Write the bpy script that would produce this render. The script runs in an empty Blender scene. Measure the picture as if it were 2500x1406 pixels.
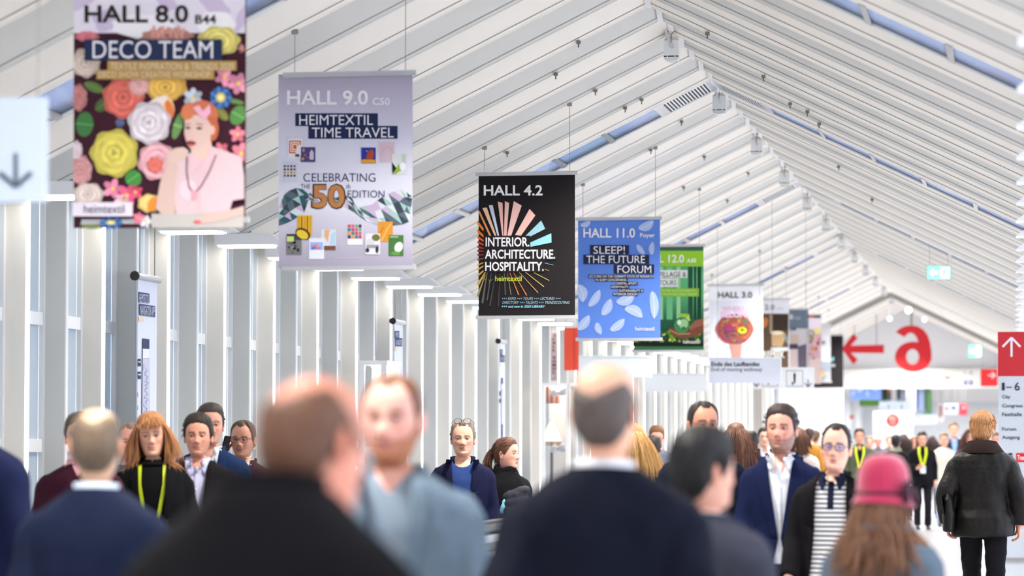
import bpy, bmesh, math, random
import numpy as np
from math import sin, cos, pi, radians, sqrt
from mathutils import Vector, Matrix, noise, kdtree
from mathutils.bvhtree import BVHTree
from mathutils.geometry import tessellate_polygon

scene = bpy.context.scene
COL = scene.collection
# ------------------------------------------------------------------ camera
FPX = 105 / 36 * 2500
VPX, VPY, CAMZ = 2476, 1073, 1.61
PITCH = math.atan((VPY - 703) / FPX)
YAW = math.atan((VPX - 1250) / FPX * cos(PITCH))
cd = bpy.data.cameras.new('camera'); cam = bpy.data.objects.new('camera', cd); COL.objects.link(cam)
cam.location = (0, 0, CAMZ); cam.rotation_euler = (pi / 2 + PITCH, 0, YAW)
cd.lens = 105; cd.sensor_width = 36; cd.sensor_fit = 'HORIZONTAL'; cd.clip_end = 600
cd.dof.use_dof = True; cd.dof.focus_distance = 23.5; cd.dof.aperture_fstop = 2.25
scene.camera = cam
# ------------------------------------------------------------------ light and exposure
scene.view_settings.view_transform = 'Standard'; scene.view_settings.look = 'None'
scene.view_settings.gamma = 1; scene.view_settings.use_curve_mapping = False
scene.view_settings.exposure = 1.05
scene.cycles.use_denoising = True
scene.cycles.max_bounces = 8; scene.cycles.diffuse_bounces = 5; scene.cycles.glossy_bounces = 3
scene.cycles.transparent_max_bounces = 12; scene.cycles.caustics_reflective = False; scene.cycles.caustics_refractive = False
SKY = 3.0
w = bpy.data.worlds.new('sky'); scene.world = w; w.use_nodes = True
nt = w.node_tree; nt.nodes.clear()
wo = nt.nodes.new('ShaderNodeOutputWorld'); bg = nt.nodes.new('ShaderNodeBackground')
tc = nt.nodes.new('ShaderNodeTexCoord'); nz = nt.nodes.new('ShaderNodeTexNoise'); rp = nt.nodes.new('ShaderNodeValToRGB')
nz.inputs['Scale'].default_value = 5; nz.inputs['Detail'].default_value = 5
rp.color_ramp.elements[0].position = .38; rp.color_ramp.elements[0].color = (.58, .68, .92, 1)
rp.color_ramp.elements[1].position = .62; rp.color_ramp.elements[1].color = (1, 1, 1, 1)
nt.links.new(tc.outputs['Generated'], nz.inputs['Vector']); nt.links.new(nz.outputs['Fac'], rp.inputs['Fac'])
nt.links.new(rp.outputs['Color'], bg.inputs['Color']); nt.links.new(bg.outputs['Background'], wo.inputs['Surface'])
bg.inputs['Strength'].default_value = SKY
def lamp(name, typ, loc, rot, energy, parent=None, size=1., size_y=None, color=(1, 1, 1), portal=False):
    l = bpy.data.lights.new(name, typ); l.energy = energy; l.color = color
    if typ == 'AREA':
        l.shape = 'RECTANGLE'; l.size = size; l.size_y = size_y or size; l.cycles.is_portal = portal
    o = bpy.data.objects.new(name, l); COL.objects.link(o); o.location = loc; o.rotation_euler = rot
    if parent: o.parent = parent
    return o
# sky fill: unseen right wall given clear panes, hall end behind camera left open
lamp('window_daylight', 'AREA', (1.1, 33, 1.7), (0, pi / 2, 0), 1, size=3.2, size_y=92, portal=True)
lamp('hall_end_daylight', 'AREA', (-2.75, -12.2, 2.5), (pi / 2, 0, 0), 1, size=7, size_y=5, portal=True)

# ------------------------------------------------------------------ pixel helpers
_M = cam.rotation_euler.to_matrix(); _R = _M @ Vector((1, 0, 0)); _U = _M @ Vector((0, 1, 0)); _D = _M @ Vector((0, 0, -1))
CAMP = Vector((0, 0, CAMZ))
def ray(x, y): return _D + _R * ((x - 1250) / FPX) + _U * ((703 - y) / FPX)
def PX(x, y, Y):
    r = ray(x, y); return CAMP + r * (Y / r.y)
def PXplane(x, y, p, n):
    r = ray(x, y); return CAMP + r * ((p - CAMP).dot(n) / r.dot(n))

# ------------------------------------------------------------------ materials
def lin(c):
    c = c / 255.
    return c / 12.92 if c <= .04045 else ((c + .055) / 1.055) ** 2.4
def L3(c): return tuple(lin(v) for v in c)
MATS = {}
def M(name, c=(200, 200, 200), rough=.6, metal=0., noise_s=0, noise_a=.1, bump=0., bump_s=200, emit=0, alpha=1., sheen=0., stretch=None, spec=.4):
    if name in MATS: return MATS[name]
    m = bpy.data.materials.new(name); m.use_nodes = True; n = m.node_tree; b = n.nodes['Principled BSDF']
    col = L3(c) + (1,)
    b.inputs['Base Color'].default_value = col; b.inputs['Roughness'].default_value = rough; b.inputs['Metallic'].default_value = metal
    b.inputs['Specular IOR Level'].default_value = spec
    if sheen: b.inputs['Sheen Weight'].default_value = sheen
    if emit:
        b.inputs['Emission Color'].default_value = col; b.inputs['Emission Strength'].default_value = emit
    if noise_s or bump:
        t = n.nodes.new('ShaderNodeTexCoord'); mp = n.nodes.new('ShaderNodeMapping')
        if stretch: mp.inputs['Scale'].default_value = stretch
        n.links.new(t.outputs['Object'], mp.inputs['Vector'])
    if noise_s:
        x = n.nodes.new('ShaderNodeTexNoise'); x.inputs['Scale'].default_value = noise_s; x.inputs['Detail'].default_value = 4
        mx = n.nodes.new('ShaderNodeMix'); mx.data_type = 'RGBA'
        mx.inputs[6].default_value = tuple(v * (1 - noise_a) for v in col[:3]) + (1,)
        mx.inputs[7].default_value = tuple(min(1, v * (1 + noise_a)) for v in col[:3]) + (1,)
        n.links.new(mp.outputs['Vector'], x.inputs['Vector']); n.links.new(x.outputs['Fac'], mx.inputs[0]); n.links.new(mx.outputs[2], b.inputs['Base Color'])
    if bump:
        x2 = n.nodes.new('ShaderNodeTexNoise'); x2.inputs['Scale'].default_value = bump_s; x2.inputs['Detail'].default_value = 3
        bp = n.nodes.new('ShaderNodeBump'); bp.inputs['Strength'].default_value = bump; bp.inputs['Distance'].default_value = .01
        n.links.new(mp.outputs['Vector'], x2.inputs['Vector']); n.links.new(x2.outputs['Fac'], bp.inputs['Height']); n.links.new(bp.outputs['Normal'], b.inputs['Normal'])
    MATS[name] = m; return m
def attr_mat(name, rough=.6, emit=0., noise_s=0, noise_a=.06, spec=.3, sss=0):
    if name in MATS: return MATS[name]
    m = bpy.data.materials.new(name); m.use_nodes = True; n = m.node_tree; b = n.nodes['Principled BSDF']
    a = n.nodes.new('ShaderNodeAttribute'); a.attribute_name = 'Col'; out = a.outputs['Color']
    if noise_s:
        t = n.nodes.new('ShaderNodeTexCoord'); x = n.nodes.new('ShaderNodeTexNoise'); x.inputs['Scale'].default_value = noise_s; x.inputs['Detail'].default_value = 4
        mr = n.nodes.new('ShaderNodeMapRange'); mr.inputs[3].default_value = 1 - noise_a; mr.inputs[4].default_value = 1 + noise_a
        v = n.nodes.new('ShaderNodeVectorMath'); v.operation = 'SCALE'
        n.links.new(t.outputs['Object'], x.inputs['Vector']); n.links.new(x.outputs['Fac'], mr.inputs[0])
        n.links.new(out, v.inputs[0]); n.links.new(mr.outputs[0], v.inputs['Scale']); out = v.outputs[0]
    n.links.new(out, b.inputs['Base Color']); b.inputs['Roughness'].default_value = rough; b.inputs['Specular IOR Level'].default_value = spec
    if sss:
        b.inputs['Subsurface Weight'].default_value = sss; b.inputs['Subsurface Radius'].default_value = (.012, .004, .002); b.inputs['Subsurface Scale'].default_value = 1
    if emit:
        n.links.new(out, b.inputs['Emission Color']); b.inputs['Emission Strength'].default_value = emit
    MATS[name] = m; return m
def glass_mat(name, tint, diff, diff_amt, gloss=.08, scatter='ShaderNodeBsdfDiffuse'):
    if name in MATS: return MATS[name]
    m = bpy.data.materials.new(name); m.use_nodes = True; n = m.node_tree; n.nodes.clear()
    o = n.nodes.new('ShaderNodeOutputMaterial'); t = n.nodes.new('ShaderNodeBsdfTransparent'); d = n.nodes.new(scatter); g = n.nodes.new('ShaderNodeBsdfGlossy')
    t.inputs[0].default_value = tuple(tint) + (1,); d.inputs[0].default_value = tuple(diff) + (1,); g.inputs['Roughness'].default_value = .08
    a = n.nodes.new('ShaderNodeMixShader'); a.inputs[0].default_value = diff_amt; b = n.nodes.new('ShaderNodeMixShader'); b.inputs[0].default_value = gloss
    n.links.new(t.outputs[0], a.inputs[1]); n.links.new(d.outputs[0], a.inputs[2]); n.links.new(a.outputs[0], b.inputs[1]); n.links.new(g.outputs[0], b.inputs[2]); n.links.new(b.outputs[0], o.inputs['Surface'])
    MATS[name] = m; return m
PRINT = attr_mat('printed_fabric', .75, spec=.15)

# ------------------------------------------------------------------ mesh building
def tag(o, label=None, cat=None, group=None, kind=None):
    for k, v in (('label', label), ('category', cat), ('group', group), ('kind', kind)):
        if v: o[k] = v
    return o
def empty(name, loc=(0, 0, 0), label=None, cat=None, group=None, rz=0, s=1.):
    o = bpy.data.objects.new(name, None); COL.objects.link(o); o.location = loc; o.rotation_euler = (0, 0, rz); o.scale = (s, s, s); o.empty_display_size = .1
    return tag(o, label, cat, group)
class MB:
    def __init__(s): s.v = []; s.f = []; s.m = []; s.c = []; s.mats = []
    def mi(s, m):
        if m not in s.mats: s.mats.append(m)
        return s.mats.index(m)
    def add(s, vs, fs, m, c=None):
        b = len(s.v); s.v += [tuple(v) for v in vs]; i = s.mi(m)
        for k, f in enumerate(fs):
            s.f.append([b + q for q in f]); s.m.append(i); s.c.append(c[k] if isinstance(c, list) else c)
    def box(s, a, b, m):
        x0, y0, z0 = a; x1, y1, z1 = b
        v = [(x0, y0, z0), (x1, y0, z0), (x1, y1, z0), (x0, y1, z0), (x0, y0, z1), (x1, y0, z1), (x1, y1, z1), (x0, y1, z1)]
        s.add(v, [(0, 3, 2, 1), (4, 5, 6, 7), (0, 1, 5, 4), (1, 2, 6, 5), (2, 3, 7, 6), (3, 0, 4, 7)], m)
    def obox(s, mat, size, m):
        hx, hy, hz = [q / 2 for q in size]
        v = [mat @ Vector(p) for p in ((-hx, -hy, -hz), (hx, -hy, -hz), (hx, hy, -hz), (-hx, hy, -hz), (-hx, -hy, hz), (hx, -hy, hz), (hx, hy, hz), (-hx, hy, hz))]
        s.add(v, [(0, 3, 2, 1), (4, 5, 6, 7), (0, 1, 5, 4), (1, 2, 6, 5), (2, 3, 7, 6), (3, 0, 4, 7)], m)
    def extrude(s, poly, axis, a, b, m):
        """closed 2D polygon swept along an axis: 'y' takes (x,z), 'x' takes (y,z), 'z' takes (x,y)"""
        f = {'y': lambda p, t: (p[0], t, p[1]), 'x': lambda p, t: (t, p[0], p[1]), 'z': lambda p, t: (p[0], p[1], t)}[axis]
        n = len(poly); v = [f(p, a) for p in poly] + [f(p, b) for p in poly]
        tri = tessellate_polygon([[Vector((p[0], p[1], 0)) for p in poly]])
        fs = [tuple(t) for t in tri] + [tuple(q + n for q in reversed(t)) for t in tri] + [(i, (i + 1) % n, n + (i + 1) % n, n + i) for i in range(n)]
        s.add(v, fs, m)
    def tube(s, pts, r, m, n=8, c=None, cap=True):
        pts = [Vector(p) for p in pts]; k = len(pts)
        rs = r if isinstance(r, (list, tuple)) else [r] * k
        vs = []; up = None
        for i, p in enumerate(pts):
            d = (pts[min(i + 1, k - 1)] - pts[max(i - 1, 0)])
            d = d.normalized() if d.length > 1e-9 else Vector((0, 0, 1))
            if up is None: up = d.orthogonal().normalized()
            up = (up - d * up.dot(d)); up = up.normalized() if up.length > 1e-6 else d.orthogonal().normalized()
            w_ = d.cross(up)
            vs += [p + (up * cos(2 * pi * j / n) + w_ * sin(2 * pi * j / n)) * rs[i] for j in range(n)]
        fs = [(i * n + j, i * n + (j + 1) % n, (i + 1) * n + (j + 1) % n, (i + 1) * n + j) for i in range(k - 1) for j in range(n)]
        if cap: fs += [tuple(reversed(range(n))), tuple((k - 1) * n + j for j in range(n))]
        s.add(vs, fs, m, c)
    def lathe(s, prof, m, n=24, at=(0, 0, 0), c=None):
        vs = [(at[0] + r * cos(2 * pi * j / n), at[1] + r * sin(2 * pi * j / n), at[2] + z) for r, z in prof for j in range(n)]
        k = len(prof)
        fs = [(i * n + j, i * n + (j + 1) % n, (i + 1) * n + (j + 1) % n, (i + 1) * n + j) for i in range(k - 1) for j in range(n)]
        fs += [tuple(reversed(range(n))), tuple((k - 1) * n + j for j in range(n))]
        s.add(vs, fs, m, c)
    def mesh(s, name, smooth=False):
        me = bpy.data.meshes.new(name); me.from_pydata(s.v, [], s.f)
        for m in s.mats: me.materials.append(m)
        me.polygons.foreach_set('material_index', s.m)
        if any(c is not None for c in s.c):
            at = me.color_attributes.new('Col', 'FLOAT_COLOR', 'CORNER'); data = []
            for p, c in zip(me.polygons, s.c):
                c = c if c is not None else (.8, .8, .8)
                for q in range(p.loop_total):
                    cc = c[q] if isinstance(c[0], (tuple, list)) else c
                    data += [cc[0], cc[1], cc[2], 1.]
            at.data.foreach_set('color', data)
        if smooth: me.polygons.foreach_set('use_smooth', [True] * len(me.polygons))
        me.update(); return me
    def build(s, name, parent=None, smooth=False, recalc=True):
        me = s.mesh(name, smooth)
        if recalc and not any(c is not None for c in s.c):
            bm = bmesh.new(); bm.from_mesh(me); bmesh.ops.recalc_face_normals(bm, faces=bm.faces); bm.to_mesh(me); bm.free()
        o = bpy.data.objects.new(name, me); COL.objects.link(o)
        if parent: o.parent = parent
        return o
def newobj(name, me, parent=None):
    o = bpy.data.objects.new(name, me); COL.objects.link(o)
    if parent: o.parent = parent
    return o
FONT = {}
def text_mesh(t, bold, shear):
    k = (t, bold, shear)
    if k not in FONT:
        cu = bpy.data.curves.new('t', 'FONT'); cu.body = t; cu.size = 1; cu.offset = bold; cu.shear = shear; cu.resolution_u = 3
        o = bpy.data.objects.new('t', cu); COL.objects.link(o)
        dg = bpy.context.evaluated_depsgraph_get(); dg.update(); me = o.evaluated_get(dg).to_mesh()
        vs = [v.co.copy() for v in me.vertices]; fs = [tuple(p.vertices) for p in me.polygons]
        o.evaluated_get(dg).to_mesh_clear(); bpy.data.objects.remove(o); bpy.data.curves.remove(cu)
        xs = [v.x for v in vs]; ys = [v.y for v in vs]; x0, x1, y0, y1 = min(xs), max(xs), min(ys), max(ys)
        FONT[k] = ([((v.x - x0) / max(x1 - x0, 1e-6), (v.y - y0) / max(y1 - y0, 1e-6)) for v in vs], fs)
    return FONT[k]
class Art:
    """flat print on a plane of the place; outlines are read off the photograph and cast onto that plane"""
    def __init__(s, p, n, mat=None): s.p = Vector(p); s.n = Vector(n).normalized(); s.mb = MB(); s.mat = mat or PRINT; s.t = (0, 0, 1.)   # t: origin and scale of the outlines
    cl = (-1e9, 1e9)                                # side edges of the cloth, nothing is printed beyond them
    def P(s, x, y, l):
        x = min(max(x, s.cl[0]), s.cl[1])
        return PXplane(s.t[0] + x / s.t[2], s.t[1] + y / s.t[2], s.p, s.n) + s.n * (.004 + .0009 * l)
    def poly(s, pts, c, l=1):
        s.n_on = getattr(s, 'n_on', {}); k = s.n_on[l] = s.n_on.get(l, 0) + 1; l = l + min(.85, k * .011)      # later shapes lie on earlier ones
        v = [s.P(x, y, l) for x, y in pts]
        tri = tessellate_polygon([[Vector((x, y, 0)) for x, y in pts]])
        s.mb.add(v, [tuple(t) for t in tri], s.mat, L3(c))
    def rect(s, x0, y0, x1, y1, c, l=1): s.poly([(x0, y0), (x1, y0), (x1, y1), (x0, y1)], c, l)
    def grad(s, x0, y0, x1, y1, stops, l=1):
        for (ta, ca), (tb, cb) in zip(stops, stops[1:]):
            ya, yb = y0 + (y1 - y0) * ta, y0 + (y1 - y0) * tb
            s.mb.add([s.P(x0, ya, l), s.P(x1, ya, l), s.P(x1, yb, l), s.P(x0, yb, l)], [(0, 1, 2, 3)], s.mat, [(L3(ca), L3(ca), L3(cb), L3(cb))])
    def ell(s, x, y, rx, ry, c, l=1, rot=0, n=20, wob=0, k=5, ph=0):
        pts = []
        for i in range(n):
            t = 2 * pi * i / n; r = 1 + wob * cos(k * t + ph); a, b = rx * r * cos(t), ry * r * sin(t)
            pts.append((x + a * cos(rot) - b * sin(rot), y + a * sin(rot) + b * cos(rot)))
        s.poly(pts, c, l)
    def line(s, pts, wd, c, l=1):
        for (xa, ya), (xb, yb) in zip(pts, pts[1:]):
            d = math.hypot(xb - xa, yb - ya) or 1; nx, ny = -(yb - ya) / d * wd / 2, (xb - xa) / d * wd / 2
            s.poly([(xa + nx, ya + ny), (xb + nx, yb + ny), (xb - nx, yb - ny), (xa - nx, ya - ny)], c, l)
    def text(s, t, x0, y0, x1, y1, c, l=4, bold=0., shear=0., flip=False, dy=0):
        vs, fs = text_mesh(t, bold, shear)
        s.mb.add([s.P(x0 + (x1 - x0) * ((1 - u) if flip else u), y1 + (y0 - y1) * v + dy * u, l) for u, v in vs], fs, s.mat, L3(c))
    def build(s, name, parent):
        return s.mb.build(name, parent) if s.mb.f else None
# ------------------------------------------------------------------ the hall
XL, XR, XM, ZR, ZE = -6.12, .61, -2.755, 4.954, 3.307      # inner faces of the fins, ridge line, ridge and eave height
P1 = .795; YA, YB = -12., 78.1
SL = (ZR - ZE) / (XM - XL)
def roof_z(x): return ZR - SL * abs(x - XM)
mRibLit = M('warm_white_paint', (246, 240, 231), .5, noise_s=2, noise_a=.02)  # lit tone of the rib paint, lamp light on alternate ribs put into colour
mRibDim = M('grey_white_paint', (214, 213, 209), .5, noise_s=2, noise_a=.02)  # same rib paint in a dimmer tone, for the less lit ribs
mFrame = M('white_frame', (236, 237, 238), .4)
mJoint = M('grey_joint', (150, 148, 145), .5)
mDeck = M('roof_deck_white', (235, 232, 228), .6)
mFloor = M('pale_floor', (168, 168, 171), .3, noise_s=25, noise_a=.06, spec=.5)
mSteel = M('brushed_steel', (190, 192, 196), .28, 1., noise_s=30, noise_a=.08, stretch=(1, .05, 1))
mAlu = M('aluminium', (200, 201, 206), .38, .7)
mBlack = M('black_rubber', (22, 22, 24), .35)
mGlassL = glass_mat('frosted_blue_glass', (.45, .50, .53), (.62, .66, .67), .62, .12)
mGlassR = glass_mat('clear_glass', (.95, .96, .97), (.8, .8, .8), .03, .06)
mGlassS = glass_mat('milky_skylight_glass', (.4, .45, .55), (.30, .33, .40), .75, .16, 'ShaderNodeBsdfTranslucent')
mEdgeGlow = M('light_line', (255, 252, 246), .4, emit=1.3)  # self-glow imitating sky light caught on fin edges, no lamp
mLamp = M('lamp_glow', (255, 250, 240), .4, emit=3.2)

mb = MB(); mb.box((-9.4, YA - 1, -.2), (4.5, 152, 0), mFloor); tag(mb.build('floor'), kind='structure')
SKYL = [27.95 + 14 * P1 * q for q in (-2, -1, 0, 1, 2, 3)]    # bays glazed as skylights
def gable_rib(mat, depth=.185, back=.24):
    """folded roof strip: its face leans down and towards the near end of the hall"""
    b = MB(); X0, X1 = XL - .16, XR + .16; xs = (X0, XM, X1); n = 3
    prof = [(-back, depth), (-.006, .006), (-.006, 0.), (.012, 0.), (.012, depth)]
    V = [(x, y, roof_z(x) + z) for y, z in prof for x in xs]; m = len(prof)
    F = [(i * n + j, i * n + j + 1, ((i + 1) % m) * n + j + 1, ((i + 1) % m) * n + j) for i in range(m) for j in range(n - 1)]
    F += [tuple(i * n for i in range(m)), tuple(i * n + 2 for i in reversed(range(m)))]
    b.add(V, F, mat)
    # thin joint line above the lower edge and the cover strip at the ridge
    q = lambda x, t, o: (x, -.006 - (back - .006) * t - o * .6, roof_z(x) + .006 + (depth - .006) * t - o)
    b.add([q(x, t, .0015) for t in (.10, .13) for x in xs], [(0, 1, 4, 3), (1, 2, 5, 4)], mJoint)
    b.add([(XM + sx * .022, -.006 - back * t * .97 - .014, ZR + depth * t - .012 - .4 * .022) for t in (0, 1) for sx in (-1, 0, 1)], [(0, 1, 4, 3), (1, 2, 5, 4)], mFrame)
    return b.mesh('rib')
deck = MB(); ys = [YA] + [q for s_ in SKYL for q in (s_ - P1 / 2, s_ + P1 / 2)] + [YB]
for a, b_ in zip(ys[0::2], ys[1::2]):
    for sgn in (-1, 1):
        xo = XM + sgn * (XM - XL + .25); zo = roof_z(xo)
        deck.add([(XM, a, ZR + .185), (xo, a, zo + .185), (xo, b_, zo + .185), (XM, b_, ZR + .185), (XM, a, ZR + .285), (xo, a, zo + .285), (xo, b_, zo + .285), (XM, b_, ZR + .285)],
                 [(0, 1, 2, 3), (7, 6, 5, 4), (0, 4, 5, 1), (1, 5, 6, 2), (2, 6, 7, 3), (3, 7, 4, 0)], mDeck)
ceil = tag(deck.build('ceiling'), kind='structure')
ribm = [gable_rib(mRibLit), gable_rib(mRibDim)]
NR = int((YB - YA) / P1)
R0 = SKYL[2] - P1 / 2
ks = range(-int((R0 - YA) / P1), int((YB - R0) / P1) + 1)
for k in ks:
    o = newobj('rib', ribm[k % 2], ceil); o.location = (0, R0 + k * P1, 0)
# skylight strips: grille by the ridge, then panes with steel glazing bars
mGrille = M('dark_grille_gap', (28, 26, 24), .7)
for i, yc in enumerate(SKYL):
    fr = MB(); pn = MB(); gr = MB(); z_ = .004
    def q(x, y, dz=0): return (x, y, roof_z(x) + z_ + dz)
    for sgn in (-1, 1):
        def strip(b, a0, a1, y0, y1, m, dz=0., th=.03):
            xa, xb = XM + sgn * a0, XM + sgn * a1
            b.add([q(xa, y0, dz), q(xb, y0, dz), q(xb, y1, dz), q(xa, y1, dz), q(xa, y0, dz + th), q(xb, y0, dz + th), q(xb, y1, dz + th), q(xa, y1, dz + th)],
                  [(0, 1, 2, 3), (7, 6, 5, 4), (0, 4, 5, 1), (1, 5, 6, 2), (2, 6, 7, 3), (3, 7, 4, 0)], m)
        W_ = XM - XL + .14; ya, yb = yc - P1 / 2 + .02, yc + P1 / 2 - .02
        strip(fr, .015, W_, ya, ya + .035, mFrame, -.007, .04); strip(fr, .015, W_, yb - .035, yb, mFrame, -.007, .04)
        strip(fr, .015, .055, ya, yb, mAlu, -.004); strip(fr, .455, .54, ya, yb, mAlu, -.004)
        strip(gr, .055, .455, ya + .035, yb - .035, mGrille, .004, .015)
        for t in range(14): strip(gr, .058 + t * .0284, .070 + t * .0284, ya + .035, yb - .035, mFrame, .0, .003)
        a = .54
        while a < W_ - .035:
            e = min(a + .47, W_)
            strip(pn, a, e, ya + .035, yb - .035, mGlassS, .007, .01)
            strip(fr, e - .02, e + .02, ya, yb, mSteel, -.01, .035); a = e
    o = tag(fr.build('window_%d' % (i + 1)), kind='structure'); pn.build('pane', o); gr.build('grille', o)
# left and right walls: fins every bay, glass between, transoms
def wall(side, XI, sg, gmat, name):
    """XI inner face of the fins, sg -1 left / +1 right"""
    xo = XI + sg * .17
    bx = lambda b, p, q, y0, y1, z0, z1, m: b.box((min(p, q), y0, z0), (max(p, q), y1, z1), m)
    sill = MB(); bx(sill, xo, xo + sg * .08, YA, YB, 0, .16, mFrame); bx(sill, xo, xo + sg * .08, YA, YB, ZE + .03, ZE + .22, mFrame)
    root = tag(sill.build(name), kind='structure')
    fm = []
    for m in (M('fin_warm_white', (234, 229, 220), .5, noise_s=2, noise_a=.02), M('fin_grey_white', (205, 206, 203), .5, noise_s=2, noise_a=.02)):  # one fin paint twice, brighter and dimmer, painting in the light bars' effect
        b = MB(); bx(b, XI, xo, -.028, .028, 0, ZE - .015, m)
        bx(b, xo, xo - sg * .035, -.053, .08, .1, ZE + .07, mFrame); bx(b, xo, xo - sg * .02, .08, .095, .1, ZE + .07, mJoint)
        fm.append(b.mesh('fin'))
    b = MB(); bx(b, XI, XI - sg * .009, -.025, .025, .1, ZE - .015, mEdgeGlow); lm = b.mesh('edge_light')  # bright edge made to glow by its material
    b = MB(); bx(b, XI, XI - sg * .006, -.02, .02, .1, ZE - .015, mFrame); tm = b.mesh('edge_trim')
    b = MB(); bx(b, xo, xo + sg * .015, .055, P1 - .055, .1, ZE + .07, gmat); gm = b.mesh('pane')
    b = MB()
    for z0, z1 in ((2.355, 2.44), (1.53, 1.615)): bx(b, xo - sg * .035, xo + sg * .02, .085, P1 - .07, z0, z1, mFrame)
    rm = b.mesh('transom')
    for k in ks:
        y = R0 + k * P1
        if not YA < y < YB: continue
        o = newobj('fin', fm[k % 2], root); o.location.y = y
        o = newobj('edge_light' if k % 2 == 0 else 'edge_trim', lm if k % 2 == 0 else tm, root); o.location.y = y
        o = newobj('pane', gm, root); o.location.y = y
        o = newobj('transom', rm, root); o.location.y = y
    return root
wall('left', XL, -1, mGlassL, 'wall_left'); wall('right', XR, 1, mGlassR, 'wall_right')
# light bars on every second fin, both walls
b = MB(); b.extrude([(0, 3.122), (.55, 3.122), (.44, 3.207), (0, 3.207)], 'y', -.14, .14, mFrame); barm = b.mesh('housing')
b = MB(); b.box((.02, -.12, 3.108), (.43, .12, 3.1215), mLamp); difm = b.mesh('diffuser')
b = MB(); b.extrude([(0, 3.122), (-.585, 3.122), (-.475, 3.207), (0, 3.207)], 'y', -.14, .14, mFrame); barm2 = b.mesh('housing')
b = MB(); b.box((-.45, -.12, 3.108), (-.02, .12, 3.1215), mLamp); difm2 = b.mesh('diffuser')
for k in ks:
    y = R0 + k * P1
    if k % 2 or not YA + 9 < y < YB: continue
    for X, h, d, wl in ((XL, barm, difm, 'left'), (XR, barm2, difm2, 'right')):
        t = empty('light_bar', (X, y - .17, 0), 'white wedge-ended light bar fixed to a fin high on the %s wall' % wl, 'lamp', 'light bars along the %s wall' % wl)
        newobj('housing', h, t); newobj('diffuser', d, t)
# floodlights under the ridge
mHouse = M('lamp_housing', (226, 228, 228), .45); mTan = M('lamp_top', (196, 188, 176), .6)
fl = empty('floodlight', (0, 0, 0), 'white box floodlight hanging on a bracket under the roof ridge', 'lamp', 'floodlights along the ridge')
b = MB(); b.extrude([(-.105, -.40), (.105, -.40), (.105, -.16), (.055, -.11), (-.055, -.11), (-.105, -.16)], 'y', -.09, .09, mHouse)
b.add([(-.056, -.091, -.105), (.056, -.091, -.105), (.106, -.091, -.158), (-.106, -.091, -.158)], [(0, 1, 2, 3)], mTan); b.build('housing', fl)
b = MB(); b.obox(Matrix.Translation((-.03, -.1, -.14)) @ Matrix.Rotation(radians(-22), 4, 'Y'), (.035, .02, .26), mAlu); b.obox(Matrix.Translation((.0, -.0, -.02)), (.05, .05, .08), mAlu); b.build('bracket', fl)
b = MB(); b.tube([(0, -.03, .0), (.03, -.06, -.03), (.01, -.105, -.08), (.0, -.11, -.16), (.0, -.1, -.24)], .006, M('grey_cord', (110, 108, 105)), 6); b.build('cord', fl)
b = MB(); b.box((-.1, -.092, -.385), (.1, .09, -.37), mBlack); b.box((-.06, -.094, -.386), (-.045, .09, -.369), mHouse); b.box((.045, -.094, -.386), (.06, .09, -.369), mHouse)
b.extrude([(-.105, -.40), (.105, -.40), (.085, -.43), (.03, -.442), (-.03, -.442), (-.085, -.43)], 'y', -.09, .09, M('lens_plastic', (214, 218, 218), .25)); b.build('lens', fl)
fy = [24.4, 28.45, 32.65, 36.7, 40.8, 44.9, 49, 53, 57.1, 61.1, 65.2, 69.2]
fl.scale = (.6, .6, .6)
for i, y in enumerate(fy):
    r = fl
    if i:
        r = fl.copy(); COL.objects.link(r)
        for ch in fl.children:
            c = ch.copy(); COL.objects.link(c); c.parent = r
    r.location = (XM, y - .04, ZR + .03)
for y in range(4, 77, 4):
    l = lamp('floodlight_beam', 'AREA', (XM, y, ZR - .36), (0, 0, 0), 85 if y < 56 else 150, size=.4, size_y=.4, color=(1, .95, .88)); l.data.spread = radians(125)

# small cord clips left on the strips
mClip = M('clip_grey', (120, 116, 110), .5); b = MB(); b.box((-.016, -.02, -.012), (.016, .0, .012), mClip); b.box((-.005, -.014, -.04), (.005, -.006, -.012), mClip); clm = b.mesh('cord_clip')
for x, k in ((-3.3, -6), (-2.3, -6), (-3.6, -5), (-2.0, -4), (-3.5, -3), (-4.4, -2), (-1.9, -2), (-1.75, -2), (-3.45, -1), (-3.3, -1), (-1.7, -1), (-3.2, 2), (-3.6, 3), (-1.8, 5), (-3.3, 6), (-3.7, 8), (-1.6, 9), (-3.1, 10), (-3.5, 12)):
    o = newobj('cord_clip', clm, ceil); o.location = (x, R0 + k * P1 - .01, roof_z(x) - .006)
# ------------------------------------------------------------------ people: figures grown from a head and body loft
def spl(x, xs, ys):
    xs = np.array(xs, float); ys = np.array(ys, float); x = np.clip(np.array(x, float), xs[0], xs[-1])
    d = np.diff(ys) / np.diff(xs); m = np.zeros(len(xs)); m[1:-1] = np.where(d[:-1] * d[1:] > 0, 2 * d[:-1] * d[1:] / (d[:-1] + d[1:] + 1e-12), 0); m[0], m[-1] = d[0], d[-1]
    i = np.clip(np.searchsorted(xs, x) - 1, 0, len(xs) - 2); h = xs[i + 1] - xs[i]; t = (x - xs[i]) / h
    return (2*t**3-3*t**2+1)*ys[i] + (t**3-2*t**2+t)*h*m[i] + (-2*t**3+3*t**2)*ys[i+1] + (t**3-t**2)*h*m[i+1]
HZ = [-.1175, -.112, -.10, -.085, -.07, -.05, -.03, -.01, .01, .035, .055, .075, .093, .106, .1135, .1168, .1175]
HA = [.040, .044, .051, .057, .0625, .068, .072, .0745, .076, .0765, .0745, .068, .056, .040, .025, .011, .0005]
HF = [.068, .078, .084, .087, .088, .0885, .0885, .0885, .0895, .089, .0855, .077, .063, .045, .028, .012, .0005]
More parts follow.
